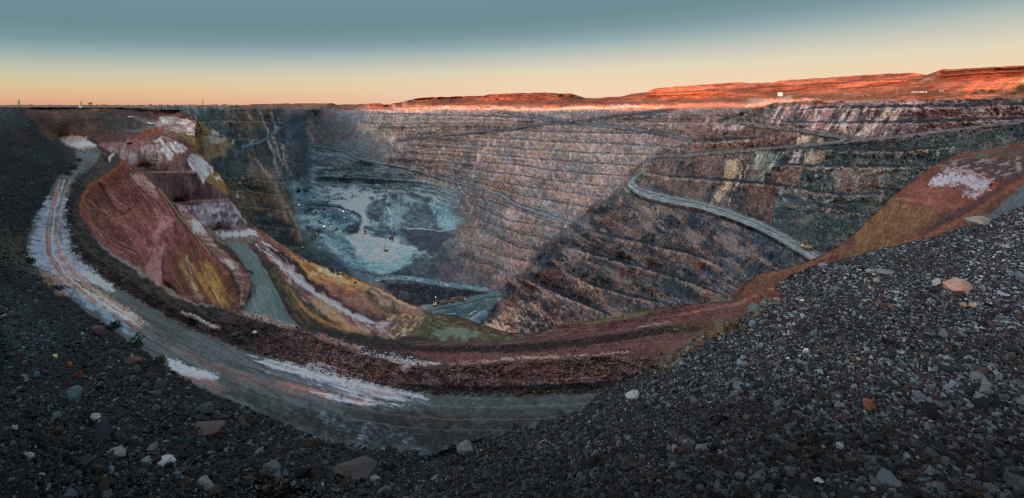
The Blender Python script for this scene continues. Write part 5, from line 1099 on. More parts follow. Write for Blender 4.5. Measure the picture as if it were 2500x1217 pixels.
def near_y(u, v):
    a = math.radians(20); x = u * math.cos(a) + v * math.sin(a); y = -u * math.sin(a) + v * math.cos(a)
    return NEARF(u, v) * np.exp(0.012 * fbm(x / 160, y / 90, 401, 4) + 0.004 * fbm(u / 14, v / 9, 402, 3))
def near_top(u): a = np.array(NTOP, float); return np.interp(u, a[:, 0], a[:, 1])
def build_stones():
    r = np.random.default_rng(31)
    # gravel slope
    n = 400000; u = r.uniform(-200, 2950, n); v = r.uniform(420, 1290, n); ok = v > near_top(u) + 1; u, v = u[ok], v[ok]
    Y = near_y(u, v); ok = r.random(len(u)) < (Y / 45) ** 1.0 * .62 * (1 + .5 * (Y < 16)); u, v, Y = u[ok], v[ok], Y[ok]
    sz = np.exp(r.normal(0, .45, len(u))) * .056 * (1 + 0.35 * (Y / 30))
    big = fbm(u / 220, v / 160, 601, 3); sz *= np.exp(.22 * big); sz *= 1 + .3 * smooth(850, 1150, v); sz = np.where(r.random(len(u)) < .015, sz * 1.7, sz); sz = np.clip(sz, .03, .45)
    P = W3(u, v, Y)
    c = stone_cols(len(u), r, .36, .06)
    # coarser brown and olive blocks along the crest where it meets the red bank
    k = 420; t_ = r.random(k); cu = np.interp(t_, [0, .35, .7, 1], [1600, 1700, 1800, 1905]); cv = near_top(cu) + np.abs(r.normal(0, 11, k)) + 2; cY = near_y(cu, cv)
    cs = np.exp(r.normal(0, .45, k)) * .15; cc = np.where((r.random(k) < .6)[:, None], s2l((78, 66, 54)), s2l((74, 76, 70))) * r.uniform(.4, 1.3, (k, 1)) / E_NEAR
    u = np.concatenate([u, cu]); v = np.concatenate([v, cv]); sz = np.concatenate([sz, cs]); P = np.concatenate([P, W3(cu, cv, cY)]); c = np.concatenate([c, cc])
    # vignette put into the stone colour: brighter up the slope, darker at the bottom
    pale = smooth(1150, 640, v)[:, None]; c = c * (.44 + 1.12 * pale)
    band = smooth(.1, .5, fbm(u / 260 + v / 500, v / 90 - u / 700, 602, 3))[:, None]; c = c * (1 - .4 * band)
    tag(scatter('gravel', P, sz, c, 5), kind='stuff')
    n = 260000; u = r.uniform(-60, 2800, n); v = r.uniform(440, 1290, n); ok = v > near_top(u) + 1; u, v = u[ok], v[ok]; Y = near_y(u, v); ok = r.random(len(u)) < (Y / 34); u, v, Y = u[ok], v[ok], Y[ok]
    P = W3(u, v, Y * np.exp(0.012 * 0)); c = stone_cols(len(u), r, .3, .08) * (.6 + .8 * smooth(1150, 640, v)[:, None])  # grit gets the same painted vignette towards the bottom
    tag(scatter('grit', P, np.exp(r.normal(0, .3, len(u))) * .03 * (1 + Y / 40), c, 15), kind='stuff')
    # rubble on the left slope and below the road
    S = MID; n = 118000; u = r.uniform(-145, 1500, n); v = r.uniform(262, 1240, n)
    poly = [(-250,290),(60,300),(100,340),(130,365),(165,400)] + [(a - 4, b + 2) for a, b in ROAD_IN[5:25]] + [(1400,1108),(1400,1240),(-250,1240)]
    ok = inside(u, v, poly) & ~(v > near_top(u) + 4); u, v = u[ok], v[ok]
    i = np.clip(np.round((u + 150) / 2 + 27).astype(int), 0, S.nu - 1)
    Y = np.empty(len(u))
    for j in np.unique(i):
        m = i == j; Y[m] = np.interp(v[m], S.V[:, j], MIDY[:, j])
    px = np.exp(r.normal(0, .5, len(u))) * (1.7 + 1.6 * smooth(700, 1200, v) ) * (.55 + .6 * smooth(300, 620, v))
    px *= np.exp(.3 * fbm(u / 60, v / 50, 603, 3)); px = np.where(r.random(len(u)) < .025 * smooth(620, 900, v), px * 2.4, px); sz = px * Y / F
    ok = r.random(len(u)) < (.45 + .5 * smooth(500, 900, v)) ; u, v, Y, sz = u[ok], v[ok], Y[ok], sz[ok]
    c = stone_cols(len(u), r, .2, .14, (36, 42, 44)) ; c = c * (.55 + .25 * smooth(1180, 700, v))[:, None]  # rubble darkened towards the bottom too, a vignette in its colour
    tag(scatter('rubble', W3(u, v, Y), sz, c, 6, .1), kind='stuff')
    # crumbs along the bank and the windrow
    U_, V_ = [], []
    for pts, w, k in ((CREST[6:], 34, 1500), (ROAD_OUT[4:26], 12, 1500), ([(560,775),(700,812),(843,870),(1059,925),(1240,930),(1500,915),(1600,900)], 50, 1100), ([(880,850),(950,866),(1040,880)], 14, 500), ([(900,842),(1200,852),(1450,832),(1700,798)], 14, 900)):
        p = np.array(pts, float); L = np.hypot(*np.diff(p, axis=0).T); cu = np.concatenate([[0], np.cumsum(L)]); t = r.uniform(0, cu[-1], k)
        U_.append(np.interp(t, cu, p[:, 0]) + r.normal(0, w * .3, k)); V_.append(np.interp(t, cu, p[:, 1]) + r.normal(0, w * .3, k))
    u = np.concatenate(U_); v = np.concatenate(V_); i = np.clip(np.round((u + 150) / 2 + 27).astype(int), 0, S.nu - 1); Y = np.empty(len(u)); cc = np.empty((len(u), 3))
    for j in np.unique(i):
        m = i == j; Y[m] = np.interp(v[m], S.V[:, j], MIDY[:, j])
    ok = v < near_top(u); u, v, Y = u[ok], v[ok], Y[ok]
    sz = np.exp(r.normal(0, .45, len(u))) * 1.5 * Y / F
    c = stone_cols(len(u), r, .12, .4, (44, 38, 40)); tag(scatter('bank_debris', W3(u, v, Y), sz, c * .8, 8, .1), kind='stuff')
build_stones()

def surf(u, v, layer):
    if layer == 'n': return float(near_y(np.array([u], float), np.array([v], float))[0])
    j = int(np.clip(round((u + 150) / 2 + 27), 0, MID.nu - 1)); return float(np.interp(v, MID.V[:, j], MIDY[:, j]))

def boulder(u, v, wpx, hpx, col, label, layer='n', seed=0, group='boulders on the slopes', name='boulder', cracks=True):
    """(u, v) is where its foot meets the ground, wpx x hpx its size in the frame"""
    import bmesh
    Y = surf(u, v, layer); base = W3(u, v, Y); r = np.random.default_rng(900 + seed); sx = wpx * Y / F / 2; sz = hpx * Y / F / 2
    bm = bmesh.new(); n = 22; p = r.normal(size=(n, 3)); p /= np.linalg.norm(p, axis=1)[:, None]; p *= r.uniform(.85, 1.08, (n, 1))
    for q in p: bm.verts.new((q[0] * sx, q[1] * sx * .8, q[2] * sz * 1.1))
    bmesh.ops.convex_hull(bm, input=bm.verts[:]); bmesh.ops.delete(bm, geom=[x for x in bm.verts if not x.link_faces], context='VERTS')
    bmesh.ops.triangulate(bm, faces=bm.faces); bmesh.ops.subdivide_edges(bm, edges=bm.edges[:], cuts=2, use_grid_fill=True)
    for x in bm.verts:
        c = np.array(x.co[:]); d = c / max(np.linalg.norm(c), 1e-6)
        k = float(fbm(np.array([d[0] * 2.2 + seed]), np.array([d[1] * 2.2 + d[2] * 3]), seed, 4)[0]); x.co = c * (1 + .07 * k)
    me = bpy.data.meshes.new(name); bm.to_mesh(me); bm.free(); at = me.color_attributes.new('rock_colour', 'FLOAT_COLOR', 'POINT'); c0 = s2l(col) / E_NEAR
    for i, d in enumerate(at.data): d.color = (*np.clip(c0 * r.uniform(.88, 1.12), .01, .8), 1)
    me.materials.append(STONE); o = bpy.data.objects.new(name, me); COL.objects.link(o)
    o.location = (base[0], base[1], base[2] + sz * .7); o.rotation_euler = (0, 0, r.uniform(-.3, .3))
    return tag(o, label, 'boulder', group)
B = boulder
B(2340, 712, 62, 38, (146,120,108), 'large pale orange boulder alone high on the dark gravel slope', seed=1)
B(2388, 550, 62, 26, (120,112,106), 'broad grey-brown boulder on the crest of the gravel beside the grey road', seed=2)
B(2352, 752, 20, 16, (128,112,98), 'small tan stone just below the large pale orange boulder, left one', seed=3)
B(2374, 750, 18, 16, (138,122,108), 'small cream stone just below the large pale orange boulder, right one', seed=4)
B(2122, 1000, 32, 30, (96,62,48), 'rust brown round stone low on the gravel slope among dark pebbles', seed=5)
B(1544, 974, 36, 28, (138,142,144), 'white squarish boulder near the left edge of the gravel slope above the road', seed=6)
B(1136, 1108, 46, 38, (92,98,102), 'grey upright boulder at the foot of the gravel beside the road edge', seed=7)
B(1888, 728, 34, 26, (98,60,50), 'dark red boulder on the gravel crest against the orange bank', seed=8)
B(1764, 806, 36, 32, (96,92,78), 'tall grey-olive boulder among brown rocks on the gravel crest', seed=9)
B(1740, 826, 26, 22, (94,68,48), 'brown rock below the tall grey-olive boulder on the crest', seed=10)
B(1790, 796, 26, 20, (74,66,52), 'ochre rock right of the tall grey-olive boulder on the crest', seed=11)
B(1712, 846, 24, 18, (74,62,52), 'ochre brown rock stepping down the crest left of the olive boulder', seed=12)
B(1690, 860, 18, 14, (78,58,42), 'small brown rock lowest of the brown run on the gravel crest', seed=13)
B(1842, 762, 34, 26, (78,88,90), 'blue-grey block on the crest just left of the dark red boulder', seed=14)
B(1836, 798, 20, 20, (86,108,122), 'small blue stone on the gravel below the blue-grey block', seed=15)
B(2124, 668, 24, 14, (110,112,116), 'grey slab on upper gravel left of the long thin slab', seed=16)
B(2140, 690, 14, 12, (132,124,118), 'small buff block beside the long thin slab on the upper gravel', seed=17)
B(1968, 862, 20, 14, (168,166,156), 'small white wedge of stone in the middle of the gravel slope', seed=18)
B(2000, 1184, 26, 18, (124,128,132), 'pale grey flat stone near the bottom edge of the gravel', seed=19)
B(2052, 1098, 26, 20, (108,112,116), 'grey angular stone in the lower gravel right of the pale flat stone', seed=20)
B(400, 1142, 58, 30, (138,142,142), 'pale grey flat-topped boulder near the bottom left in dark rubble', 'm', 21)
B(356, 1138, 30, 26, (92,100,100), 'grey boulder leaning against the pale flat-topped boulder', 'm', 22)
B(284, 1118, 50, 26, (100,100,100), 'low grey boulder left of the pale flat-topped boulder', 'm', 23)
B(868, 1170, 130, 44, (62,58,58), 'wide dark brown slab of rock at the bottom centre below the road', 'm', 24)
B(920, 1192, 44, 34, (92,94,96), 'grey rock tucked at the right end of the wide dark slab', 'm', 25)
B(662, 1160, 46, 40, (84,84,84), 'grey broken block at the bottom left of the wide dark slab', 'm', 26)
B(505, 1060, 96, 34, (74,62,60), 'long brown slab lying across the lower left slope', 'm', 27)
B(500, 1012, 56, 30, (46,58,58), 'dark green-grey slab just above the long brown slab', 'm', 28)
B(184, 985, 44, 52, (74,94,96), 'tall blue-green slab standing on the left slope', 'm', 29)
B(234, 1026, 26, 20, (146,144,136), 'cream coloured stone right of the tall blue-green slab', 'm', 30)
B(186, 926, 30, 26, (92,54,40), 'rust red rock above the tall blue-green slab', 'm', 31)
B(168, 896, 16, 14, (132,84,46), 'small orange stone left of the rust red rock', 'm', 32)
B(134, 876, 14, 12, (190,168,128), 'tiny cream stone high on the left slope above the rust red rock', 'm', 33)
B(92, 922, 22, 18, (64,92,96), 'teal stone on the left slope near the picture edge', 'm', 34)
B(148, 726, 24, 16, (130,106,86), 'tan boulder at the left road edge where the salt ends', 'm', 35)
B(238, 820, 30, 32, (74,62,62), 'dark brown boulder on the upper slope above the boulder pile', 'm', 36)
B(278, 874, 24, 28, (58,64,66), 'dark grey upright rock at the top of the roadside boulder pile', 'm', 37)
B(326, 892, 46, 28, (72,58,56), 'brown flat boulder in the roadside pile beside the grass tuft', 'm', 38)
B(332, 914, 26, 26, (62,66,68), 'grey round rock under the brown flat boulder in the pile', 'm', 39)
B(370, 928, 34, 24, (64,54,56), 'brown-grey rock in the middle of the roadside boulder pile', 'm', 40)
B(392, 956, 38, 30, (50,56,58), 'dark angular boulder at the lower end of the roadside pile', 'm', 41)
B(356, 950, 26, 20, (54,56,58), 'dark small rock left of the lowest boulder of the pile', 'm', 42)
B(430, 980, 24, 20, (56,62,62), 'grey-green rock below the roadside boulder pile', 'm', 43)
B(246, 800+8, 12, 9, (120,84,56), 'small tan rock beside the road above the pile', 'm', 44)
B(70, 1120, 24, 18, (126,128,128), 'white-grey stone in the bottom left corner rubble', 'm', 45)
B(30, 1052, 24, 18, (112,116,116), 'grey stone near the left picture edge in coarse rubble', 'm', 46)
B(622, 815, 14, 9, (150,152,156), 'small white rock on the bank face left of the slumped debris', 'm', 47)
B(574, 820, 28, 12, (56,66,62), 'flat green-grey slab on the bank beside the haul road', 'm', 48)
B(992, 906, 24, 20, (142,126,128), 'pale pink boulder stuck in the bank face above the road', 'm', 49)
B(325, 350, 16, 12, (124,88,80), 'pale boulder at the end of the red rim bank on the upper bench', 'm', 50)
B(2166, 666, 60, 7, (96,98,104), 'long thin grey slab lying on the upper gravel', seed=51)
B(2010, 640+14, 26, 14, (104,104,106), 'grey stone on the crest of the gravel below the orange bank', seed=52)

# ================================================================ MACHINES, VEHICLES, BUILDINGS, POSTS, TREES
def mat(name, c, rough=.6, metal=0.0, emit=None, es=1.0, var=.15):
    m = bpy.data.materials.new(name); m.use_nodes = True; nt = m.node_tree; b = nt.nodes['Principled BSDF']
    b.inputs['Roughness'].default_value = rough; b.inputs['Metallic'].default_value = metal
    l = s2l(c)
    if emit is not None:
        b.inputs['Emission Color'].default_value = (*s2l(emit), 1); b.inputs['Emission Strength'].default_value = es
        b.inputs['Base Color'].default_value = (*l, 1)
    else:   # dusty paint
        tc = nt.nodes.new('ShaderNodeTexCoord'); n = nt.nodes.new('ShaderNodeTexNoise'); n.inputs['Scale'].default_value = 1.3; n.inputs['Detail'].default_value = 5
        r = nt.nodes.new('ShaderNodeMix'); r.data_type = 'RGBA'; r.inputs[6].default_value = (*l, 1); r.inputs[7].default_value = (*(l * (1 - var) + s2l((120, 96, 84)) * var), 1)
        nt.links.new(tc.outputs['Object'], n.inputs[0]); nt.links.new(n.outputs[0], r.inputs[0]); nt.links.new(r.outputs[2], b.inputs['Base Color'])
    return m
M = dict(yellow=mat('machine_yellow', (132, 112, 72)), tan=mat('dusty_tan', (112, 106, 98), .8, var=.4), dark=mat('dark_steel', (44, 46, 50), .6), tyre=mat('tyre_rubber', (26, 26, 28), .9),
         white=mat('white_paint', (232, 230, 226), .4), red=mat('dusty_red', (150, 72, 56), .6), glass=mat('cab_glass', (30, 40, 48), .1), lamp=mat('lit_lamp', (255, 240, 200), .4, emit=(255, 236, 190), es=3.5),
         steel=mat('galvanised_steel', (150, 150, 148), .5, .4), roof=mat('grey_roof', (120, 112, 108), .6), wall=mat('pale_wall', (150, 140, 128), .7), brick=mat('rust_brick', (140, 92, 74), .8),
         bark=mat('bark', (70, 58, 50), .9), leaf=mat('dull_leaf', (58, 66, 44), .8, var=.1), grass=mat('green_tuft', (70, 82, 50), .8, var=.2), wood=mat('pale_post', (206, 198, 184), .7), ore=mat('grey_ore', (112, 118, 122), .9))

class MB:
    def __init__(s): s.v = []; s.f = []
    def box(s, c, d, taper=(1, 1), top_shift=(0, 0)):
        x, y, z = c; a, b, h = d[0] / 2, d[1] / 2, d[2] / 2; n = len(s.v); tx, ty = taper
        s.v += [(x - a, y - b, z - h), (x + a, y - b, z - h), (x + a, y + b, z - h), (x - a, y + b, z - h)]
        s.v += [(x + i * a * tx + top_shift[0], y + j * b * ty + top_shift[1], z + h) for i, j in ((-1, -1), (1, -1), (1, 1), (-1, 1))]
        s.f += [tuple(n + i for i in q) for q in ((3, 2, 1, 0), (4, 5, 6, 7), (0, 1, 5, 4), (1, 2, 6, 5), (2, 3, 7, 6), (3, 0, 4, 7))]; return s
    def cyl(s, a, b, r0, r1=None, k=12):
        a, b = np.array(a, float), np.array(b, float); r1 = r0 if r1 is None else r1; d = b - a; d /= np.linalg.norm(d)
        t = np.array([0, 0, 1.]) if abs(d[2]) < .9 else np.array([1., 0, 0]); x = np.cross(d, t); x /= np.linalg.norm(x); y = np.cross(d, x); n = len(s.v)
        for c, r in ((a, r0), (b, r1)):
            for i in range(k):
                w = 2 * math.pi * i / k; s.v.append(tuple(c + (x * math.cos(w) + y * math.sin(w)) * r))
        s.f += [(n + i, n + (i + 1) % k, n + k + (i + 1) % k, n + k + i) for i in range(k)]
        s.f += [tuple(n + i for i in range(k - 1, -1, -1)), tuple(n + k + i for i in range(k))]; return s
    def poly(s, vs, fs): n = len(s.v); s.v += vs; s.f += [tuple(n + i for i in q) for q in fs]; return s
    def build(s, name, m, parent=None):
        me = bpy.data.meshes.new(name); me.from_pydata([tuple(map(float, q)) for q in s.v], [], s.f); me.validate(); me.update(); me.materials.append(m)
        o = bpy.data.objects.new(name, me); COL.objects.link(o)
        if parent: o.parent = parent
        return o
def empty(name): o = bpy.data.objects.new(name, None); COL.objects.link(o); o.empty_display_size = .5; return o
def tree_of(o):
    r = [o]
    for c in o.children: r += tree_of(c)
    return r
def copy_thing(o, parent=None):
    c = o.copy(); COL.objects.link(c); c.parent = parent
    for ch in list(o.children): copy_thing(ch, c)
    return c
ALL = list  # noqa
def wheel(x, y, r, w, parent, rimc='tan'):
    t = MB().cyl((x, y - w / 2, r), (x, y + w / 2, r), r, k=16).build('wheel', M['tyre'], parent)
    MB().cyl((x, y - w / 2 - .06, r), (x, y + w / 2 + .06, r), r * .5, k=12).build('rim', M[rimc], t)
def haul_truck():
    t = empty('haul_truck')
    MB().box((0, 0, 2.2), (11, 3.2, 1.2)).box((4.6, 0, 3.0), (2.2, 5.6, 1.8)).build('chassis', M['yellow'], t)
    for x, ys in ((3.6, (-2.6, 2.6)), (-3.2, (-2.3, 2.3))):
        for y in ys: wheel(x, y, 1.75, 1.3 if x > 0 else 2.2, t)
    c = MB().box((4.2, 1.4, 4.8), (2.0, 1.9, 1.9), (.9, .9)).build('cab', M['white'], t); MB().box((5.19, 1.4, 5.0), (.06, 1.5, .9)).build('window', M['glass'], c)
    V_ = [(-6.6, -3.1, 3.6), (2.8, -3.1, 3.2), (2.8, 3.1, 3.2), (-6.6, 3.1, 3.6), (-7.4, -3.5, 6.0), (3.2, -3.5, 6.4), (3.2, 3.5, 6.4), (-7.4, 3.5, 6.0),
          (-7.0, -3.1, 5.7), (2.9, -3.1, 6.1), (2.9, 3.1, 6.1), (-7.0, 3.1, 5.7), (-6.0, -2.7, 4.4), (2.5, -2.7, 4.2), (2.5, 2.7, 4.2), (-6.0, 2.7, 4.4)]
    F_ = [(3, 2, 1, 0), (0, 1, 5, 4), (1, 2, 6, 5), (2, 3, 7, 6), (3, 0, 4, 7), (4, 5, 9, 8), (5, 6, 10, 9), (6, 7, 11, 10), (7, 4, 8, 11), (8, 9, 13, 12), (9, 10, 14, 13), (10, 11, 15, 14), (11, 8, 12, 15), (12, 13, 14, 15)]
    tr = MB().poly(V_, F_).box((4.4, 0, 6.3), (2.8, 6.4, .25)).build('tray', M['tan'], t)
    for y in (-2.2, 2.2): MB().cyl((5.7, y, 2.9), (5.85, y, 2.9), .28).build('headlight', M['lamp'], t)
    return t
def excavator():
    t = empty('excavator')
    for y in (-2.4, 2.4): MB().box((0, y, .9), (8, 1.3, 1.7), (.8, 1)).build('track', M['dark'], t)
    MB().box((-.8, 0, 3.4), (7.5, 5.6, 2.8), (.95, .95)).build('house', M['red'], t)
    MB().box((2.2, 1.9, 5.6), (1.9, 1.7, 2.2), (.9, .9)).build('cab', M['white'], t)
    MB().poly([(2, -.7, 3.6), (2, .7, 3.6), (7.5, .7, 8.6), (7.5, -.7, 8.6), (1.2, -.7, 5), (1.2, .7, 5), (7.4, .7, 9.8), (7.4, -.7, 9.8)], [(0, 1, 2, 3), (7, 6, 5, 4), (0, 3, 7, 4), (1, 5, 6, 2), (3, 2, 6, 7), (0, 4, 5, 1)]).build('boom', M['red'], t)
    MB().cyl((7.4, 0, 9.3), (10.4, 0, 4.2), .55, .4).build('stick', M['red'], t); MB().box((10.2, 0, 2.9), (2.2, 2.6, 2.2), (.6, .9)).build('bucket', M['dark'], t)
    return t
def drill_rig():
    t = empty('drill_rig')
    for y in (-1.8, 1.8): MB().box((0, y, .8), (6.5, 1, 1.5), (.8, 1)).build('track', M['dark'], t)
    MB().box((0, 0, 2.6), (9, 3.4, 2.2)).build('body', M['yellow'], t); MB().box((3.6, 1, 4.6), (1.8, 1.5, 1.9)).build('cab', M['white'], t)
    b = MB()
    for y in (-.6, .6): b.cyl((4.8, y, 2), (1.5, y, 17), .2, k=6); b.cyl((5.8, y, 2), (2.5, y, 17), .2, k=6)
    for i in range(7): b.cyl((4.8 - i * .47, -.6, 2 + i * 2.1), (5.3 - i * .47, .6, 4 + i * 2.1), .1, k=5)
    b.build('mast', M['dark'], t); return t
def light_tower():
    t = empty('light_tower')
    MB().box((0, 0, .9), (3, 1.8, 1.2)).build('generator', M['yellow'], t)
    for x in (-1, 1): wheel(x, 0, .45, 2.2, t)
    MB().cyl((0, 0, 1.4), (0, 0, 9), .14, k=8).build('mast', M['steel'], t); MB().box((0, 0, 9.3), (2.6, .8, 1.6), (.9, .9)).build('lamp', M['lamp'], t); return t
def ute():
    t = empty('parked_ute')
    MB().box((0, 0, .85), (5.2, 1.9, .7), (.98, .95)).build('body', M['white'], t); c = MB().box((.5, 0, 1.55), (2.2, 1.75, .8), (.75, .88)).build('cab', M['white'], t)
    MB().box((.5, 0, 1.55), (2.04, 1.79, .45), (.86, .95)).build('window', M['glass'], c)
    for x in (-1.6, 1.7):
        for y in (-.85, .85): wheel(x, y, .38, .26, t, 'steel')
    return t
def post(h):
    t = empty('marker_post'); MB().box((0, 0, h / 2 - .1), (.10, .07, h + .2)).build('stake', M['wood'], t); MB().box((0, -.002, h - .22), (.108, .08, .14)).build('reflector', M['red'], t); return t
def mast(h, dish=False):
    t = empty('radio_mast'); b = MB()
    for i in range(3):
        a = 2.094 * i; b.cyl((1.1 * math.cos(a), 1.1 * math.sin(a), 0), (.35 * math.cos(a), .35 * math.sin(a), h), .16, k=5)
        for j in range(8):
            z0, z1 = h * j / 8, h * (j + 1) / 8; r0, r1 = 1.1 - .75 * j / 8, 1.1 - .75 * (j + 1) / 8
            b.cyl((r0 * math.cos(a), r0 * math.sin(a), z0), (r1 * math.cos(a + 2.094), r1 * math.sin(a + 2.094), z1), .09, k=4)
    b.build('lattice', M['steel'], t); MB().cyl((0, 0, h), (0, 0, h * 1.12), .12, k=5).build('aerial', M['steel'], t)
    if dish: MB().box((0, 0, 1.5), (3, 3, 3)).build('hut', M['white'], t)
    return t
def shed(w, d, h, wallm='wall', name='shed'):
    t = empty(name); MB().box((0, 0, h * .35), (w, d, h * .7)).build('wall', M[wallm], t)
    MB().poly([(-w * .53, -d * .55, h * .7), (w * .53, -d * .55, h * .7), (w * .53, d * .55, h * .7), (-w * .53, d * .55, h * .7), (-w * .53, 0, h), (w * .53, 0, h)], [(0, 1, 5, 4), (2, 3, 4, 5), (1, 2, 5), (3, 0, 4), (3, 2, 1, 0)]).build('roof', M['roof'], t)
    MB().box((0, -d / 2, h * .25), (w * .16, .1, h * .5)).build('door', M['dark'], t); return t
def leafball(R, n, r, size, squash=.7):
    p = r.normal(size=(n, 3)); p /= np.linalg.norm(p, axis=1)[:, None]; p *= R * r.uniform(.3, 1, (n, 1)) ** .5; p[:, 2] *= squash; b = MB()
    cl = r.normal(size=(7, 3)) * R * .5; p = p * .6 + cl[r.integers(0, 7, n)] * .6
    for q in p:
        a = r.normal(size=3); a /= np.linalg.norm(a); c = np.cross(a, r.normal(size=3)); c /= np.linalg.norm(c); s_ = size * r.uniform(.6, 1.4)
        b.poly([tuple(q - a * s_), tuple(q + c * s_ * .5), tuple(q + a * s_), tuple(q - c * s_ * .5)], [(0, 1, 2, 3)])
    return b
def tree(h, r, name='tree', flat=.6):
    t = empty(name); b = MB().cyl((0, 0, -.3), (h * .05, 0, h * .5), h * .035, h * .022, 7)
    for k in range(4): a = k * 1.6 + r.random(); b.cyl((h * .05, 0, h * .45), (h * .05 + math.cos(a) * h * .25, math.sin(a) * h * .25, h * .75), h * .018, h * .008, 5)
    b.build('trunk', M['bark'], t); c = leafball(h * .42, 260, r, h * .05, flat); c.v = [(x, y, z + h * .78) for x, y, z in c.v]; c.build('crown', M['leaf'], t); return t
def bush(s, r, name='shrub', m='grass'):
    t = empty(name); c = leafball(s, 220, r, s * .16, .6); c.v = [(x, y, max(z + s * .45, 0)) for x, y, z in c.v]; c.build('foliage', M[m], t)
    b = MB()
    for k in range(6): a = k * 1.05; b.cyl((0, 0, -.05), (math.cos(a) * s * .5, math.sin(a) * s * .5, s * .6), s * .02, s * .01, 4)
    b.build('stem', M['bark'], t); return t

def fsurf(u, v):
    j = int(np.clip(round((u + 150) / 2 + 27), 0, 1454)); return float(np.interp(v, FARV[:, j], FARY[:, j]))
def ipos(u, v, layer):
    Y = fsurf(u, v) if layer == 'f' else surf(u, v, layer); return W3(u, v, Y)
def put(o, u, v, layer, rz, label, cat, group=None, s=1.0, dz=0.0):
    p = ipos(u, v, layer); o.location = (p[0], p[1], p[2] + dz); o.rotation_euler = (0, 0, math.radians(rz)); o.scale = (s,) * 3
    return tag(o, label, cat, group)

# ---- haul trucks
ht = haul_truck(); put(ht, 1970, 611, 'f', 128, 'loaded haul truck climbing the pale haul road above the orange bank', 'haul truck', 'haul trucks working in the pit', 1.0, .6)
ol = MB(); pr, tr_ = PROTO[3]; ol.poly([tuple(q * np.array([4.6, 2.9, 1.5])) for q in pr], [tuple(q) for q in tr_]); olo = ol.build('ore_load', M['ore'])
olo.location = ht.location + Vector((math.cos(math.radians(128)) * -1.8, math.sin(math.radians(128)) * -1.8, 5.0)); olo.rotation_euler = ht.rotation_euler
tag(olo, 'heap of grey ore in the tray of the truck on the pale haul road', 'ore')
for (u, v, rz, lb) in ((737, 607, -75, 'haul truck with lit headlights lowest on the dark ramp left of the pit floor'), (766, 584, -95, 'haul truck with headlights on at the bend of the dark ramp'),
    (776, 568, 160, 'small dark haul truck above the bend of the dark ramp'), (892, 571, -80, 'haul truck on the pale track at the middle of the pit floor, lower one'), (891, 560, -80, 'haul truck on the pale track in the pit, the upper of two'),
    (956, 585, 10, 'haul truck at the right edge of the pale pit floor'), (731, 497, -70, 'haul truck with headlights on at the far left of the pit floor'), (1064, 745, -100, 'haul truck parked leftmost in the lower pit bottom row'),
    (1083, 742, 20, 'reddish haul truck parked second in the lower pit bottom row'), (1128, 735, -20, 'haul truck parked at the right end of the lower pit bottom row'), (1398, 300, 170, 'tiny haul truck on the dark ramp crossing high on the far wall'), (1590, 321, 165, 'tiny haul truck going down the right part of the high ramp'),
    (871, 336, 20, 'tiny haul truck at the small bench on the blue far end of the pit')):
    put(copy_thing(ht), u, v, 'f', rz, lb, 'haul truck', 'haul trucks working in the pit', 1.0 if v > 400 else 1.15, .5)
# ---- diggers, drills and lights
ex = excavator()
for i, (u, v, rz, lb) in enumerate(((792, 513, 40, 'red excavator on the dark bench at the left of the pit floor'), (767, 485, 150, 'dusty red excavator on the pale pad at the far left of the pit'), (821, 563, 200, 'excavator loading at the foot of the dark heap in the pit'),
    (858, 567, 20, 'excavator on the slope of the dark heap left of the pale track'), (937, 481, -20, 'excavator at the edge of the upper bench of the pit floor'), (1104, 738, 10, 'dark excavator in the row of machines at the lower pit bottom'))):
    put(ex if i == 0 else copy_thing(ex), u, v, 'f', rz, lb, 'excavator', 'excavators in the pit', 1.0, .3)
dr = drill_rig(); put(dr, 943, 614, 'f', 185, 'drill rig with raised mast on the pale pit floor', 'drill rig', 'drill rigs in the pit'); d2 = copy_thing(dr); put(d2, 802, 493, 'f', 90, 'drill rig standing on the far bench of the pit floor', 'drill rig', 'drill rigs in the pit')
lt = light_tower()
for i, (u, v, lb) in enumerate(((838, 524, 'lit light tower on the middle of the blue pit floor'), (840, 536, 'small lit light tower just below the middle one on the blue floor'), (791, 562, 'lit light tower near the bend of the dark ramp'), (730, 507, 'lit light tower at the far left foot of the brown spur'), (1064, 734, 'lit light tower beside the leftmost truck in the lower pit bottom'))):
    put(lt if i == 0 else copy_thing(lt), u, v, 'f', 20 * i, lb, 'light tower', 'light towers in the pit', [1.0, .6, 1.0, .7, .6][i])
# ---- light vehicles
ut = ute(); g = 'white vehicles around the mine'
first = True
for (u, v, ly, rz, lb, s_) in ((362, 302, 'm', 10, 'white ute parked leftmost on the upper bench', 1.1), (369, 304.5, 'm', 0, 'white ute in the middle of the three on the upper bench', 1.1), (375.5, 303.5, 'm', 5, 'white ute at the right of the three on the upper bench', 1.1), (319, 288, 'm', 0, 'white ute on the grey road above the upper bench', 1.1),
    (2054, 345, 'f', 0, 'white ute inside the hairpin bend on the right wall, left one', 1.25), (2062, 342, 'f', 10, 'white ute inside the hairpin bend on the right wall, right one', 1.25), (2084, 347, 'f', 5, 'small white ute on the outer edge of the hairpin bend', 1.0),
    (1417, 300, 'f', 5, 'white ute on the junction of ramps high on the far wall', 1.3), (850, 614, 'f', 0, 'white ute on the left part of the pale pit floor', 1.5), (1152, 769, 'f', 35, 'white pump truck beside the pond at the pit bottom, lower one', 1.7), (1160, 763, 'f', 35, 'white pump truck beside the pond at the pit bottom, upper one', 1.5)):
    o = ut if first else copy_thing(ut); first = False; put(o, u, v, ly, rz, lb, 'ute', g, s_, .1)
rr = np.random.default_rng(5)
for i in range(12):
    put(copy_thing(ut), 2227 + i * 3.1, 227 - (i % 2) * .7, 'f', 80 + rr.uniform(-15, 15), 'vehicle in the crowded parking row on the red ground at the right skyline', 'ute', 'vehicles in the long parking row', 1.1)
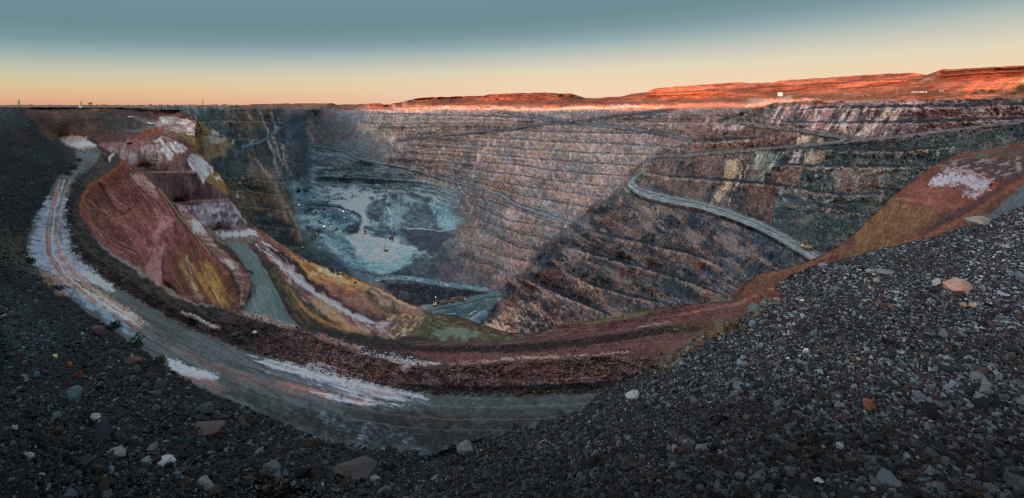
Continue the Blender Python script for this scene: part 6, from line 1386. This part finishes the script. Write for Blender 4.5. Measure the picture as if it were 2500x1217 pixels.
# ---- tank, sheds and masts on the surface
tk = empty('water_tank'); MB().cyl((0, 0, 0), (0, 0, 8.5), 6.2, k=28).build('shell', M['white'], tk); MB().cyl((0, 0, 8.5), (0, 0, 9.3), 6.4, 1.0, k=28).build('roof', M['white'], tk); MB().box((6.3, 0, 4.2), (.2, .7, 8.4)).build('ladder', M['steel'], tk)
put(tk, 1905, 235, 'f', 200, 'white round water tank below the long red hill', 'water tank')
for (u, v, w, d, h, m_, lb) in ((2066, 231, 9, 7, 5, 'wall', 'small pale shed left of the parking row on the red ground'), (2108, 235, 30, 9, 5, 'brick', 'long dark low shed on the red ground'), (2299, 224, 7, 6, 6, 'wall', 'small white hut right of the parking row'),
    (2343, 223, 6, 5, 4, 'wall', 'tiny white hut at the foot of the big orange slope'), (2090, 229, 4, 4, 3, 'wall', 'tiny white box hut between the two sheds on the red ground'), (2162, 226, 12, 6, 4, 'brick', 'brown shed left of the tall mast')):
    put(shed(w, d, h, m_), u, v, 'f', 8, lb, 'shed', 'sheds on the surface')
put(mast(16), 2190, 230, 'f', 0, 'tall thin mast on a mound near the parking row', 'mast', 'masts'); put(mast(11), 2452, 228, 'f', 0, 'short thin mast at the foot of the orange slope on the right', 'mast', 'masts')
put(mast(9, True), 198, 263.5, 'm', 0, 'white mast standing on the left skyline beside the lone tree', 'mast', 'masts', 1.0); put(mast(6), 46, 262, 'm', 0, 'short mast on the skyline at the far left', 'mast', 'masts')
put(tree(7.5, rr), 220, 264.5, 'm', 20, 'lone umbrella-shaped tree on the left skyline', 'tree')
put(tree(4.2, rr, 'sapling', .9), 806, 666, 'm', 0, 'small dark sapling on the orange far bank of the terrace', 'sapling', s=.7)
# ---- town on the far plain
def on_plain(o, u, Y, rz, label, cat, group=None, s=1.0):
    o.location = ((u - 1250) / F * Y, Y, -5.2); o.rotation_euler = (0, 0, math.radians(rz)); o.scale = (s,) * 3; return tag(o, label, cat, group)
hf = empty('head_frame'); b = MB()
for x in (-6, 6):
    for y in (-6, 6): b.cyl((x, y, 0), (x * .35, y * .35, 42), .9, k=6)
for z in (12, 24, 36): b.box((0, 0, z), (12 - z * .18, 12 - z * .18, .8))
b.build('frame', M['brick'], hf); MB().box((0, 0, 46), (8, 8, 8)).build('winder_house', M['wall'], hf); MB().cyl((0, 0, 50), (0, 0, 56), .5).build('spire', M['steel'], hf)
on_plain(hf, 495, 4700, 10, 'tall mine head frame tower on the town skyline', 'tower'); on_plain(mast(38), 450, 4700, 0, 'thin tall mast on the town skyline left of the head frame', 'mast', 'masts')
h0 = shed(26, 14, 9, 'wall', 'house'); hs = [h0] + [copy_thing(h0) for _ in range(21)]
for i, o in enumerate(hs):
    on_plain(o, 292 + i * 15 + rr.uniform(-6, 6), 4300 + rr.uniform(-300, 300), rr.uniform(-40, 40), 'tiny pale house in the far town on the left horizon', 'house', 'houses of the far town', rr.uniform(.7, 1.2))
t0 = tree(14, rr, 'tree', .8); ts = [t0] + [copy_thing(t0) for _ in range(109)]
for i, o in enumerate(ts):
    u = rr.uniform(-60, 595) if i < 80 else rr.uniform(505, 570)
    on_plain(o, u, 4750 + rr.uniform(-600, 150), rr.uniform(0, 360), 'low dark tree in the tree line along the left horizon', 'tree', 'trees along the horizon', rr.uniform(.4, 1.05))
# ---- marker posts
for (u, v, h, lb) in ((1120, 934, 1.45, 'white marker post on the bank in front of the haul road'), (1743, 786, .85, 'short white marker post on the red terrace at the gravel crest'), (131, 440, 1.9, 'white post at the foot of the left slope beside the haul road'), (180, 472, 1.9, 'white post on the windrow inside the left bend'), (402, 832, 1.0, 'small post at the lower left edge of the haul road')):
    put(post(h), u, v, 'm', 0, lb, 'marker post', 'marker posts along the road')
# ---- tufts and shrubs
for i, (u, v, s_, m_, lb) in enumerate(((330, 846, 1.5, 'grass', 'dark green tuft between the boulder pile and the haul road'), (282, 800, 1.2, 'leaf', 'olive brown shrub beside the road above the boulder pile'), (72, 644, 1.3, 'grass', 'green shrub at the left road edge by the salt'), (146, 708, 1.1, 'grass', 'small green tuft next to the tan boulder at the road edge'),
    (182, 414, 2.6, 'leaf', 'dark shrub at the foot of the left slope near the road bend'), (168, 428, 2.2, 'grass', 'greener shrub below the dark one at the foot of the left slope'), (392, 884, .9, 'grass', 'small tuft at the road edge right of the boulder pile'), (192, 396, 2, 'leaf', 'dark shrub nearest the upper end of the haul road'), (2436, 224, 0, 0, 0))):
    if s_: put(bush(s_, rr, 'shrub', m_), u, v, 'm', 0, lb, 'shrub', 'shrubs along the haul road')
for i in range(16):
    o = bush(1.1, rr, 'shrub', 'leaf') if i == 0 else copy_thing(o0)
    if i == 0: o0 = o
    t_ = rr.random(); u = 715 + 195 * t_; v = 616 + 82 * t_ + rr.uniform(2, 14); put(o, u, v, 'm', rr.uniform(0, 360), 'low scrub bush on the orange outer bank above the pit', 'shrub', 'scrub on the orange bank', rr.uniform(.35, .8))
for i, (u, v, s_) in enumerate(((2400, 226, 6), (2420, 228, 8), (2495, 226, 14), (2474, 231, 6), (2380, 230, 5))):
    put(bush(s_, rr, 'shrub', 'leaf'), u, v, 'f', 0, ['dark shrub on the shaded rim at the right, leftmost but one', 'broad dark shrub on the shaded rim at the right', 'largest dark shrub on the rim at the right picture edge', 'low shrub just left of the largest on the right rim', 'leftmost low shrub on the shaded right rim'][i], 'shrub', 'shrubs on the right rim')
# ---- dry sticks in the gravel
def stick(u, v, pts, w, lb):
    Y = surf(u, v, 'n'); b = MB(); s_ = Y / F; q = [(a * s_, -.05 * i, c * s_) for i, (a, c) in enumerate(pts)]
    for a, c in zip(q[:-1], q[1:]): b.cyl(a, c, w, w * .7, 6)
    o = b.build('dry_stick', M['wood' if w > .012 else 'bark']); o.location = W3(u, v, Y); tag(o, lb, 'stick', 'dry sticks on the gravel')
stick(1275, 1050, [(0, 0), (4, 12), (2, 24)], .015, 'bare stick standing up on the gravel crest above the road')
stick(1345, 1085, [(0, 2), (-16, 12), (-28, 8), (-34, -6)], .016, 'pale bent stick lying in the gravel below the crest')
stick(1650, 870, [(0, 0), (1, 12), (-1, 22)], .012, 'thin dead stalk on the gravel crest in front of the red bank')
